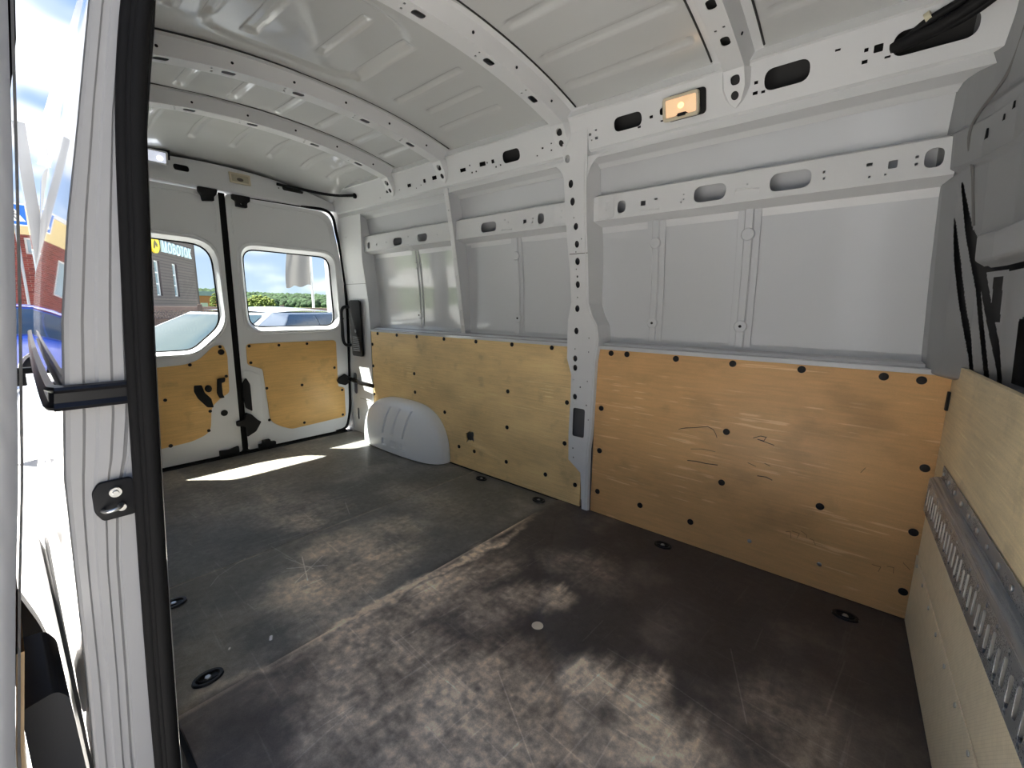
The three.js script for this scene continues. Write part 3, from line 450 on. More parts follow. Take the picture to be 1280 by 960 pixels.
{
  // the leaf beside the far wall
  const d1 = rearDoor('right-hand one of the two rear doors in view, whole window and stepped ply panel', {
    n: 1, outline: [[0.832, 0.012], [0.832, 1.785], [0.105, 1.785], [0.04, 1.45], [0.008, 1.08], [0.026, 0.012]], outR: [0.02, 0.02, 0.10, 0.1, 0.1, 0.07],
    win: [[0.748, 1.448], [0.118, 1.448], [0.096, 0.903], [0.742, 0.903]], winR: [0.085, 0.085, 0.085, 0.085],
    ply: [[0.788, 0.788], [0.115, 0.785], [0.118, 0.396], [0.062, 0.380], [0.063, 0.128], [0.52, 0.108], [0.605, 0.150], [0.668, 0.20], [0.692, 0.600], [0.790, 0.64]], plyR: [0.03, 0.03, 0.015, 0.02, 0.03, 0.03, 0.03, 0.04, 0.02, 0.02],
    screws: [[0.772, 0.77], [0.768, 0.567], [0.768, 0.357], [0.652, 0.768], [0.558, 0.142], [0.454, 0.676], [0.446, 0.417, 0.011], [0.362, 0.085], [0.211, 0.676], [0.141, 0.419], [0.148, 0.091]],
    recess: [[0.80, 1.53], [0.80, 1.70], [0.76, 1.745], [0.5, 1.75], [0.2, 1.75], [0.14, 1.70], [0.10, 1.55]],
  });
  obj('latch_cover', plate(roundPoly([[0.775, 0.15], [0.828, 0.15], [0.828, 0.60], [0.79, 0.60], [0.716, 0.56], [0.716, 0.20]], 0.02), [], 0.006, DOOR(0.008), 0.002), M.rail, d1);
  obj('latch', [plate(roundPoly([[0.79, 0.30], [0.83, 0.33], [0.842, 0.42], [0.836, 0.52], [0.812, 0.55], [0.79, 0.50]], 0.012), [], 0.02, DOOR(0.026), 0.004)], M.black, d1);
  obj('latch', [plate(roundPoly([[0.78, 0.15], [0.84, 0.12], [0.85, 0.20], [0.90, 0.21], [0.90, 0.245], [0.85, 0.25], [0.835, 0.30], [0.80, 0.28], [0.765, 0.235], [0.74, 0.215]], 0.008), [], 0.025, DOOR(0.034), 0.004)], M.black, d1);
  obj('catch', [plate(roundPoly([[0.65, 0.005], [0.77, 0.005], [0.77, 0.045], [0.745, 0.045], [0.74, 0.07], [0.69, 0.07], [0.685, 0.05], [0.65, 0.045]], 0.006), [], 0.03, DOOR(0.033), 0.004)], M.black, d1);
  obj('catch', [plate(roundPoly([[0.71, 1.715], [0.78, 1.715], [0.78, 1.75], [0.80, 1.76], [0.80, 1.79], [0.69, 1.79], [0.69, 1.76], [0.71, 1.745]], 0.006), [ell(0.745, 1.735, 0.008, 0.006, 10)], 0.03, DOOR(0.033), 0.004)], M.black, d1);
  obj('check_bracket', [plate(roundPoly([[0.115, 0.42], [0.06, 0.40], [0.02, 0.42], [0.02, 0.47], [0.06, 0.50], [0.115, 0.47], [0.13, 0.445]], 0.008), [], 0.02, DOOR(0.024), 0.004)], M.black, d1);
  obj('bolt', plate(ell(0.045, 0.96, 0.010, 0.010, 14), [], 0.005, DOOR(0.006), 0.001), M.black, d1);
  // the leaf nearer the sliding door side
  const d2 = rearDoor('left-hand one of the two rear doors in view, window with a slanted corner', {
    n: 2, outline: [[1.665, 1.785], [0.872, 1.785], [0.872, 0.012], [1.74, 0.012], [1.74, 1.08], [1.71, 1.45]], outR: [0.1, 0.02, 0.02, 0.07, 0.1, 0.1],
    win: [[0.921, 0.925], [1.10, 0.760], [1.60, 0.760], [1.575, 1.465], [0.935, 1.450]], winR: [0.075, 0.05, 0.09, 0.09, 0.13],
    ply: [[1.60, 0.655], [1.15, 0.672], [1.075, 0.70], [0.985, 0.785], [0.93, 0.79], [0.910, 0.72], [0.920, 0.455], [0.98, 0.42], [1.035, 0.37], [1.055, 0.195], [1.16, 0.155], [1.60, 0.125]], plyR: [0.04, 0.04, 0.03, 0.02, 0.02, 0.03, 0.02, 0.06, 0.06, 0.05, 0.04, 0.05],
    screws: [[0.778, 0.95], [0.741, 0.946, 0.020], [0.669, 1.131], [0.456, 1.282], [0.343, 1.046], [0.21, 1.066], [0.153, 1.283, 0.012], [0.572, 0.930]],
    recess: [[0.905, 1.53], [0.905, 1.70], [0.95, 1.745], [1.2, 1.75], [1.55, 1.75], [1.60, 1.70], [1.64, 1.55]],
  });
  const arc = (cz, cy, r0, r1, a0, a1, n = 10) => { const p = []; for (let i = 0; i <= n; i++) { const a = a0 + (a1 - a0) * i / n; p.push([cz + r1 * Math.cos(a), cy + r1 * Math.sin(a)]); } for (let i = n; i >= 0; i--) { const a = a0 + (a1 - a0) * i / n; p.push([cz + r0 * Math.cos(a), cy + r0 * Math.sin(a)]); } return p; };
  obj('handle_slot', plate(roundPoly([[1.122, 0.53], [1.078, 0.528], [1.066, 0.475], [1.032, 0.43], [1.022, 0.365], [1.06, 0.372], [1.108, 0.44], [1.126, 0.49]], 0.008), [], 0.003, DOOR(0.0085), 0.001), M.black, d2);
  obj('lock_button', plate(ell(1.045, 0.50, 0.02, 0.024, 16), [], 0.02, DOOR(0.026), 0.004), M.black, d2);
  obj('door_pull', plate(roundPoly([[0.988, 0.56], [0.94, 0.565], [0.945, 0.535], [0.965, 0.53], [0.965, 0.45], [0.955, 0.425], [0.985, 0.425], [0.997, 0.46]], 0.008), [], 0.018, DOOR(0.024), 0.004), M.black, d2);
  obj('latch_hole', plate(ell(0.962, 0.315, 0.022, 0.022, 18), [], 0.003, DOOR(0.002), 0.0005), M.black, d2);
  obj('catch', [plate(roundPoly([[0.90, 0.005], [1.02, 0.005], [1.02, 0.055], [0.96, 0.05], [0.90, 0.065]], 0.006), [], 0.03, DOOR(0.033), 0.004)], M.black, d2);
  obj('catch', [plate(roundPoly([[0.905, 1.725], [0.97, 1.715], [0.975, 1.75], [0.99, 1.77], [0.99, 1.80], [0.88, 1.80], [0.89, 1.765], [0.905, 1.75]], 0.006), [], 0.03, DOOR(0.033), 0.004)], M.black, d2);
  // rubber between and round the leaves
  const s = struct('trim', 'black rubber weather strip between and around the two rear doors', 'door seal'); s.name = 'trim_1';
  obj('meeting_strip', [grid(4, 30, (u, v) => { const z = 0.832 + 0.040 * u, y = 0.005 + 1.785 * v; return DOOR(-0.006 + 0.004 * Math.sin(u * Math.PI))(z, y, 0); }, null, 1)], M.rubber, s);
  obj('edge_strip', [tube([[0.0, 1.792, 0.82], [0.045, 1.792, 0.30], [0.058, 1.785, 0.16], [0.056, 1.75, 0.115], [0.05, 1.65, 0.09], [0.045, 1.45, 0.052], [0.034, 1.08, 0.020], [0.018, 0.5, 0.018], [0.005, 0.14, 0.030], [0.002, 0.03, 0.07], [0.002, 0.012, 0.16]], 0.011, 120, false, 8)], M.rubber, s);
  obj('edge_strip', [box(-0.03, -0.01, 0.06, 0.012, 0.014, 1.70, 0.004)], M.rubber, s);
}
// ───────────────────────── bulkhead ─────────────────────────
const bx0 = lin([[-0.1, 3.560], [-0.03, 3.57], [0.04, 3.60], [0.12, 3.65], [0.25, 3.69], [0.45, 3.71], [1.74, 3.75]]);
const bulk = (z, y) => bx0(z) - 0.06 * Math.max(0, y - 0.9) + (0.13 + 0.0 * z) * (1 - smooth(0.83, 0.875, y)) * (1 - smooth(0.1, 0.5, z)) + 0.02 * (1 - smooth(0.83, 0.875, y));
{
  const w = struct('wall_front', 'grey pressed steel bulkhead behind the load space', 'bulkhead');
  const line = (y0, z0, y1, z1, hw, yb) => (z, y) => { const t = (y - y0) / (y1 - y0); if (t < 0 || t > 1) return false; const c = z0 + (z1 - z0) * t + 0.012 * Math.sin(t * Math.PI) * -1; return Math.abs(z - c) < hw * Math.min(1, 0.25 + 3 * t); };
  const slits = [line(1.345, 0.038, 0.86, 0.155, 0.010), line(1.445, 0.050, 0.86, 0.225, 0.0115), line(1.30, 0.095, 0.86, 0.30, 0.018), (z, y) => z > 0.15 && Math.abs(y - (1.185 - 0.02 * z)) < 0.007, (z, y) => Math.abs(z - 0.215 - 0.05 * (1.16 - y)) < 0.020 && y < 1.16 && y > 1.04, (z, y) => z > 0.36 && y > 0.9 && y < 1.06 - 0.3 * Math.abs(z - 0.4) && z < 0.55];
  const H = (z, y) => {
    let h = 0;
    h += 0.016 * smooth(1.475, 1.49, y) * (1 - smooth(1.585, 1.60, y));                 // pierced rail across it
    h += 0.030 * smooth(1.18, 1.21, y) * (1 - smooth(1.27, 1.285, y)) * smooth(0.145, 0.175, z);   // shelf-like fold
    h -= 0.020 * smooth(0.06, 0.10, z) * smooth(1.62, 1.66, y);
    return h;
  };
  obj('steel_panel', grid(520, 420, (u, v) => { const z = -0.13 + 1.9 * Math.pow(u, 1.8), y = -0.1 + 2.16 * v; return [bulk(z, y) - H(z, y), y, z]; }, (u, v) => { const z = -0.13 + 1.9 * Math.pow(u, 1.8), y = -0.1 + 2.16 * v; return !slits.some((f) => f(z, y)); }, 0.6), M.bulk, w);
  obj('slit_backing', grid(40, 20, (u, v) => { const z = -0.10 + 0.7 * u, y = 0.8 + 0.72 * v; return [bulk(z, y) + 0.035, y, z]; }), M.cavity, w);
  obj('cab_back', box(3.80, -0.1, -0.15, 3.86, 2.1, 1.82), M.cavity, w);
  obj('corner_seam', tube([[0.20, 1.86], [0.12, 1.70], [0.085, 1.58], [0.082, 1.45], [0.098, 1.31]].map(([z, y]) => [bulk(z, y) - H(z, y) - 0.001, y, z]), 0.004, 40, false, 6), M.sealant, w);
  for (const [z, y, a] of [[0.13, 1.545, 0.012], [0.20, 1.56, 0.007], [0.235, 1.575, 0.008]]) obj('square_hole', box(bulk(z, y) - H(z, y) - 0.001, y - a, z - a, bulk(z, y) - H(z, y) + 0.004, y + a, z + a), M.black, w);
}

// ───────────────────────── sliding door, pushed back along the body ─────────────────────────
{
  const zin = lin([[-0.22, 2.03], [0.0, 2.02], [0.283, 2.0], [0.57, 1.965], [0.77, 1.938], [1.03, 1.909], [1.27, 1.884], [1.5, 1.861], [1.7, 1.84], [1.86, 1.815]]);
  const d = struct('door', 'white sliding side door pushed open along the outside of the van', 'door'); d.name = 'door_3';
  const xf = 2.40, xr = 1.50, th = 0.075;
  obj('door_shell', [
    grid(1, 50, (u, v) => { const y = -0.2 + 2.05 * v; return [xr + (xf - 0.012 - xr) * u, y, zin(y) + 0.004]; }, null, 1),
    grid(1, 50, (u, v) => { const y = -0.2 + 2.05 * v; return [xr + (xf - 0.02 - xr) * u, y, zin(y) + th]; }, null, 1),
    grid(8, 50, (u, v) => { const y = -0.2 + 2.05 * v, a = u * Math.PI; return [xf - 0.02 + 0.02 * Math.pow(Math.sin(a), 0.5), y, zin(y) + 0.004 + (th - 0.004) * u]; }, null, 1),
    grid(1, 50, (u, v) => { const y = -0.2 + 2.05 * v; return [xr, y, zin(y) + 0.004 + (th - 0.004) * u]; }, null, 1),
    grid(4, 1, (u, v) => [xr + (xf - xr) * u, -0.2, zin(-0.2) + th * v]), grid(4, 1, (u, v) => [xr + (xf - xr) * u, 1.85, zin(1.85) + th * v])], M.body, d);
  obj('edge_flange', grid(2, 50, (u, v) => { const y = -0.18 + 2.0 * v; return [xf - 0.014 + 0.012 * u, y, zin(y) - 0.002 + 0.004 * u]; }, null, 1), M.jamb, d);
  obj('upper_seal', grid(1, 12, (u, v) => { const y = 1.46 + 0.37 * v; return [xr + 0.02 + (xf - 0.05 - xr) * u, y, zin(y) - 0.004]; }, null, 1), M.rubber, d);
  const lining = obj('ply_panel', grid(6, 24, (u, v) => { const y = -0.16 + 0.62 * v; return [xr + 0.05 + (xf - 0.03 - xr - 0.05) * u, y, zin(y) - 0.007]; }, null, 1), M.plyD, d);
  obj('torn_edge', grid(1, 40, (u, v) => { const y = -0.16 + 0.62 * v; return [xf - 0.03 + 0.004 * (hash(Math.round(v * 40), 3, 9) - 0.5), y, zin(y) - 0.007 + 0.010 * u]; }), M.plyEdge, lining);
  obj('roller_cover', loft([roundPoly([[1.918, -0.14], [1.996, -0.14], [1.996, 0.252], [1.945, 0.262], [1.928, 0.235]], 0.012), roundPoly([[1.922, -0.14], [1.996, -0.14], [1.996, 0.300], [1.945, 0.296], [1.930, 0.262]], 0.012)].map((l, k) => l.map(([z, y]) => [k ? 2.02 : 2.22, y, z])), true), M.trim, d);
  obj('guide_cover', loft([1.62, 1.68].map((x) => roundPoly([[1.925, -0.2], [2.02, -0.2], [2.02, 0.22], [1.985, 0.255], [1.955, 0.14], [1.932, 0.0]], 0.03).map(([z, y]) => [x, y, z])), true), M.trim, d);
  obj('hinge_arm', [box(1.37, 0.838, 1.865, 1.41, 0.856, 1.93, 0.004), cyl([1.39, 0.80, 1.90], [1.39, 0.84, 1.90], 0.012)], M.black, d);
}

// ───────────────────────── lining boards ─────────────────────────
const screwCap = (x, y, r, z = 0) => [plate(ell(x, y, r, r, 18), [], 0.0035, SIDE(z + 0.0035), 0.0012), plate(ell(x, y, r * 0.45, r * 0.45, 10), [], 0.001, SIDE(z + 0.0042))];
{
  const a = thing('plywood_panel', 'long brown plywood side panel behind the white wheel arch cover, with a jagged hole', 'panel');
  const hole = [[1.425, 0.246], [1.44, 0.25], [1.452, 0.262], [1.468, 0.258], [1.480, 0.266], [1.494, 0.262], [1.497, 0.240], [1.490, 0.232], [1.498, 0.215], [1.494, 0.196], [1.472, 0.206], [1.46, 0.197], [1.448, 0.202], [1.436, 0.184], [1.424, 0.181], [1.434, 0.20], [1.426, 0.215]];
  obj('board', plate([[0.347, 0.006], [2.305, 0.006], [2.305, 0.195], [2.229, 0.262], [2.229, 0.868], [0.347, 0.868]], [hole], 0.011, SIDE(0), 0.0012), M.plyA, a);
  for (const [x, y] of [[0.44, 0.855], [0.691, 0.855], [0.929, 0.855], [1.219, 0.855], [1.519, 0.855], [1.813, 0.855], [2.095, 0.855], [0.362, 0.767], [0.362, 0.593], [0.89, 0.586], [0.894, 0.45], [1.217, 0.353], [1.786, 0.574], [1.783, 0.352], [2.204, 0.569], [2.198, 0.34], [1.78, 0.133], [2.076, 0.129], [2.274, 0.122], [1.358, 0.138], [1.503, 0.137], [0.362, 0.364]]) obj('screw', screwCap(x, y, 0.0125), M.screw, a);
  const b = thing('plywood_panel', 'golden brown plywood side panel with scratches and black scribbles between centre post and bulkhead', 'panel');
  // the second board carries scribbles and gouges drawn in its own print
  const B2 = (() => {
    const W = 2048, H = 1024, cv = document.createElement('canvas'); cv.width = W; cv.height = H; const c = cv.getContext('2d'), R = rng(77);
    const X = (x) => (x - 2.372) / 1.272 * W, Y = (y) => (1 - y / 0.868) * H, img = c.createImageData(W, H);
    for (let j = 0; j < H; j++) for (let i = 0; i < W; i++) {
      const u = i / W, v = j / H, k = (j * W + i) * 4, cloud = fbm(u * 6, v * 4, 24, 5) - 0.5, gr = fbm(u * 14, v * 130, 26, 3) - 0.5, fi = hash(i, j, 2) - 0.5;
      const f = fbm(u * 11, v * 120, 33, 2), f2 = fbm(u * 3.4, v * 4.5, 43, 3), pale = 0.9 * smooth(0.70, 0.84, f) * smooth(0.46, 0.62, f2), stain = smooth(0.55, 0.85, fbm(u * 7 + 4, v * 7, 46, 5)) * 0.10;
      const m = (1 + 0.12 * cloud + 0.08 * gr + 0.10 * fi) * (1 - stain);
      [0.89, 0.705, 0.48].forEach((q, n) => { img.data[k + n] = 255 * clamp(q * m + pale * [0.10, 0.125, 0.13][n]); }); img.data[k + 3] = 255;
    }
    c.putImageData(img, 0, 0);
    const stroke = (pts, w, col) => { c.strokeStyle = col; c.lineWidth = w; c.lineCap = 'round'; c.beginPath(); pts.forEach(([x, y], i) => i ? c.lineTo(X(x) + 3 * (R() - 0.5), Y(y) + 3 * (R() - 0.5)) : c.moveTo(X(x), Y(y))); c.stroke(); };
    const K = 'rgba(22,16,12,0.9)';
    stroke([[2.81, 0.540], [2.83, 0.545], [2.87, 0.556], [2.923, 0.571], [2.945, 0.562], [2.958, 0.543], [2.962, 0.53]], 3, K); stroke([[2.80, 0.535], [2.83, 0.548], [2.86, 0.552]], 2, K);
    stroke([[3.10, 0.556], [3.125, 0.568], [3.145, 0.568], [3.137, 0.55], [3.115, 0.553], [3.15, 0.546], [3.175, 0.54]], 3, K);
    stroke([[2.85, 0.400], [2.887, 0.405], [2.93, 0.405], [2.976, 0.409]], 4, K); stroke([[2.86, 0.456], [2.91, 0.466], [2.96, 0.466]], 2, 'rgba(60,40,24,0.7)');
    stroke([[3.13, 0.402], [3.16, 0.405], [3.182, 0.397]], 4, K); stroke([[3.09, 0.448], [3.12, 0.44]], 2, K); stroke([[3.15, 0.46], [3.17, 0.455]], 2, K); stroke([[3.46, 0.52], [3.45, 0.50]], 2, 'rgba(90,50,24,0.8)');
    for (const [x, y] of [[3.25, 0.2], [3.27, 0.21], [3.33, 0.2], [3.52, 0.17], [3.56, 0.18], [3.60, 0.21], [3.3, 0.22]]) stroke([[x, y], [x + 0.03 * R(), y + 0.02 * (R() - 0.5)], [x + 0.02, y - 0.02]], 2, 'rgba(120,72,38,0.8)');
    for (let i = 0; i < 46; i++) { const x = 2.42 + 1.15 * R(), y = 0.22 + 0.62 * R(), l = 0.03 + 0.09 * R(); stroke([[x, y], [x + l, y + 0.006 * (R() - 0.5)]], 1 + 2.5 * R(), `rgba(214,176,122,${0.25 + 0.4 * R()})`); }
    const t = new THREE.CanvasTexture(cv); t.colorSpace = THREE.SRGBColorSpace; return t;
  })();
  const bd = obj('board', plate(rect(2.372, 0.006, 3.644, 0.868), [], 0.011, SIDE(0), 0.0012), std({ map: B2, roughness: 0.42 }), b);
  { const p = bd.geometry.attributes.position, uv = bd.geometry.attributes.uv; for (let i = 0; i < p.count; i++) uv.setXY(i, (p.getX(i) - 2.372) / 1.272, p.getY(i) / 0.868); }
  for (const [x, y] of [[2.448, 0.852], [2.531, 0.853], [2.764, 0.851], [2.996, 0.85], [3.234, 0.85], [3.47, 0.849], [3.565, 0.847], [2.409, 0.57], [2.411, 0.347], [2.411, 0.125], [2.998, 0.562], [2.999, 0.337], [2.645, 0.121], [2.886, 0.117], [3.347, 0.338], [3.610, 0.557], [3.611, 0.328], [3.612, 0.105]]) obj('screw', screwCap(x, y, 0.0135), M.screw, b);
  for (const [x, y] of [[3.128, 0.114], [3.37, 0.109]]) obj('screw', screwCap(x, y, 0.008), M.zinc, b).userData.label = 'bright bare screw head';
}
// board, skid sheets and lashing rail on the bulkhead
const BK = (w0 = 0) => (u, v, w) => [3.634 + 0.05 * u - w0 - w, v, u];
{
  const p = thing('plywood_panel', 'pale plywood board fixed against the bulkhead at the right edge', 'panel');
  obj('board', plate(rect(0.004, 0.006, 1.69, 0.905), [], 0.014, BK(0.0), 0.0015), M.plyF, p);
  for (const y of [0.79, 0.46]) { const q = obj('clip', plate(roundPoly(rect(0.006, y - 0.03, 0.03, y + 0.03), 0.004), [ell(0.018, y + 0.012, 0.005, 0.005, 10)], 0.006, BK(0.006), 0.001), M.black, p); q.userData.label = 'small dark metal corner clip'; }
  const R = rng(5), dings = [];
  for (const [z, y] of [[0.62, 0.36], [0.75, 0.33]]) obj('gouge', plate([[z, y], [z + 0.012, y - 0.006], [z + 0.02, y - 0.04], [z + 0.008, y - 0.02]], [], 0.001, BK(0.0012)), std({ color: rgb(0.10, 0.06, 0.03), roughness: 0.9 }), p);
  const s1 = thing('skid_sheet', 'taller patterned cream sheet riveted low on the bulkhead board', 'sheet', [0, 0, 0], 'sheets low on the bulkhead board');
  const s2 = thing('skid_sheet', 'shorter patterned cream sheet overlapping the bottom of the taller one', 'sheet', [0, 0, 0], 'sheets low on the bulkhead board');
  const sheet = (t, y1, w) => { obj('sheet', plate(rect(0.01, 0.008, 1.68, y1), [], 0.003, BK(w), 0.0006), M.mesh, t); for (let z = 0.06; z < 1.7; z += 0.13) for (const y of [y1 - 0.018]) obj('rivet', plate(ell(z, y, 0.006, 0.006, 10), [], 0.003, BK(w + 0.003), 0.0012), M.zinc, t); };
  sheet(s1, 0.452, 0.0035); sheet(s2, 0.255, 0.0072);
  const r = thing('lashing_rail', 'galvanised perforated load securing rail across the bulkhead board', 'rail');
  const x0 = 0.145, x1 = 1.66, holes = [];
  for (let z = x0 + 0.03, k = 0; z < x1 - 0.03; z += 0.034, k++) { const y = k % 2 ? 0.505 : 0.513; holes.push(roundPoly([[z - 0.009, y - 0.030], [z + 0.009, y - 0.024], [z + 0.009, y + 0.030], [z - 0.009, y + 0.024]], 0.006, 3)); if (k % 2) holes.push(boxy(z, 0.474, 0.006, 0.006)); else holes.push(boxy(z + 0.004, 0.551, 0.005, 0.004)); }
  const rail = obj('rail_face', [plate(rect(x0, 0.462, x1, 0.560), holes, 0.002, BK(0.030)),
    grid(2, 8, (u, v) => { const a = v * Math.PI / 2; return BK(0)(x0 + (x1 - x0) * u, 0.560 + 0.016 * Math.sin(a), 0.030 - 0.026 * (1 - Math.cos(a))); }, null, 1),
    plate(rect(x0, 0.576, x1, 0.612), [], 0.002, BK(0.004)),
    grid(2, 4, (u, v) => { const a = v * Math.PI / 2; return BK(0)(x0 + (x1 - x0) * u, 0.462 - 0.010 * Math.sin(a), 0.030 - 0.026 * (1 - Math.cos(a))); }, null, 1)], M.galv, r);
  M.galv.side = THREE.DoubleSide;
  for (let z = x0 + 0.03; z < x1 - 0.03; z += 0.034) obj('slot_tab', plate([[z - 0.011, 0.482], [z - 0.006, 0.482], [z - 0.006, 0.536], [z - 0.011, 0.536]], [], 0.016, BK(0.0295)), M.zinc, rail);
  for (let z = x0 + 0.03; z < x1; z += 0.085) obj('rivet', plate(ell(z, 0.594, 0.0065, 0.0065, 12), [], 0.004, BK(0.008), 0.0015), M.zinc, r);
}

// ───────────────────────── wheel arch cover, fittings ─────────────────────────
{
  const t = thing('wheel_arch_cover', 'rounded white plastic cover over the wheel arch, with grooves and slots', 'cover', [0.79, 0.006, 0.002]);
  const A = 0.478, B = 0.378, C = 0.158, e = 2 / 3.1, sp = (v, p) => Math.sign(v) * Math.pow(Math.abs(v), p);
  obj('shell', grid(520, 220, (u, v) => {
    const a = Math.PI * u, b = v * Math.PI / 2, cx = sp(Math.cos(a), e), cz = sp(Math.sin(a), e), h = sp(Math.cos(b), e), y = B * sp(Math.sin(b), 2 / 2.5);
    const x = -A * cx * h; let z = C * cz * h;
    let d = 0;
    if (y > 0.13 && y < 0.33) for (const g of [-0.10, 0.02, 0.145]) d = Math.max(d, 0.010 * (1 - smooth(0.005, 0.012, Math.abs(x - g - 0.25 * (y - 0.13)))));
    for (const g of [-0.08, 0.04, 0.155]) { d = Math.max(d, 0.011 * (1 - smooth(0.022, 0.029, Math.abs(x - g))) * (1 - smooth(0.022, 0.027, Math.abs(y - 0.068)))); }
    if (z > 0.03) z -= d;
    return [x, y, z];
  }, null, 0.9), M.cover, t);
  const v = thing('vent_grille', 'black plastic vent grille on the rear corner post', 'vent', [0.19, 0.885, 0.017]);
  obj('housing', plate(roundPoly(rect(-0.078, -0.225, 0.078, 0.225), 0.024), [], 0.02, (a, b, w) => [a, b, 0.02 + w + 0.018 * smooth(0.1, 0.3, b)], 0.005), M.black, v);
  for (const y0 of [0.10, -0.13]) for (let k = 0; k < 8; k++) obj('louvre', box(-0.052, y0 - 0.052 + k * 0.0155, 0.0185 + 0.018 * smooth(0.1, 0.3, y0), 0.05, y0 - 0.046 + k * 0.0155, 0.0245 + 0.018 * smooth(0.1, 0.3, y0), 0.001), M.trim, v);
  obj('knob', cyl([0, -0.02, 0.018], [0, -0.02, 0.026], 0.014), M.trim, v);
  const g = thing('grab_handle', 'black bow shaped grab handle beside the black vent grille', 'handle', [0.075, 0.9, 0.012]);
  obj('bar', tube([[0.02, 0.155, 0.012], [-0.02, 0.155, 0.045], [-0.03, 0.13, 0.06], [-0.03, 0, 0.062], [-0.03, -0.13, 0.055], [-0.02, -0.155, 0.040], [0.02, -0.155, 0.006]], 0.0125, 50), M.blackGloss, g);
  for (const s of [1, -1]) obj('foot', cyl([0.02, s * 0.155, -0.004], [0.018, s * 0.155, s > 0 ? 0.022 : 0.016], 0.016), M.zinc, g);
  const c = thing('door_check_arm', 'black flat check arm reaching from the rear door past the corner post', 'door stop', [0.05, 0.455, 0.03]);
  obj('arm', plate(roundPoly([[-0.03, -0.014], [0.19, -0.028], [0.37, -0.03], [0.37, 0.0], [0.19, 0.004], [-0.03, 0.022]], 0.004), [], 0.012, (a, b, w) => [a, b, 0.012 + w + 0.02 * a], 0.002), M.blackGloss, c);
  obj('pivot', cyl([0.03, 0.0, -0.02], [0.03, 0.0, 0.018], 0.014), M.black, c);
}
{
  const spots = [[2.084, 1.661, 'oval floor lashing eye nearest the door seal, beside the front mat seam'], [1.622, 1.639, 'floor lashing eye half hidden at the black door seal'], [1.629, 0.065, 'small floor lashing eye by the side panel, nearest the wheel arch cover'], [2.086, 0.075, 'small floor lashing eye at the far end of the front mat seam'], [2.80, 0.088, 'small floor lashing eye below the middle of the scribbled side panel'], [3.468, 0.121, 'floor lashing eye in the far corner by the bulkhead']];
  let proto = null;
  for (const [x, z, label] of spots) {
    let t;
    const y = x > 2.17 ? 0.0055 : 0.0007;
    if (!proto) {
      t = proto = thing('lashing_eye', label, 'lashing eye', [x, y, z], 'lashing eyes in the floor');
      const ring = (a, b, y) => ell(0, 0, a, b, 28).map(([p, q]) => [p, y, q]);
      obj('cup', loft([ring(0.029, 0.040, 0), ring(0.027, 0.038, 0.006), ring(0.021, 0.031, 0.006), ring(0.017, 0.026, 0.001), ring(0.001, 0.001, 0.0012)]), M.blackGloss, t);
      obj('ring', tube([[-0.014, 0.004, -0.02], [-0.016, 0.005, 0.0], [-0.012, 0.006, 0.018], [0, 0.007, 0.024], [0.012, 0.006, 0.018], [0.016, 0.005, 0], [0.014, 0.004, -0.02]], 0.003, 40), M.black, t);
      obj('bolt', cyl([0, 0.001, 0], [0, 0.006, 0], 0.010, 0.008, 6), M.steel, t);
    } else { t = proto.clone(); t.name = numbered('lashing_eye'); t.position.set(x, y, z); t.userData = { ...proto.userData, label }; scene.add(t); if (z < 1) t.rotation.y = Math.PI / 2; }
  }
}
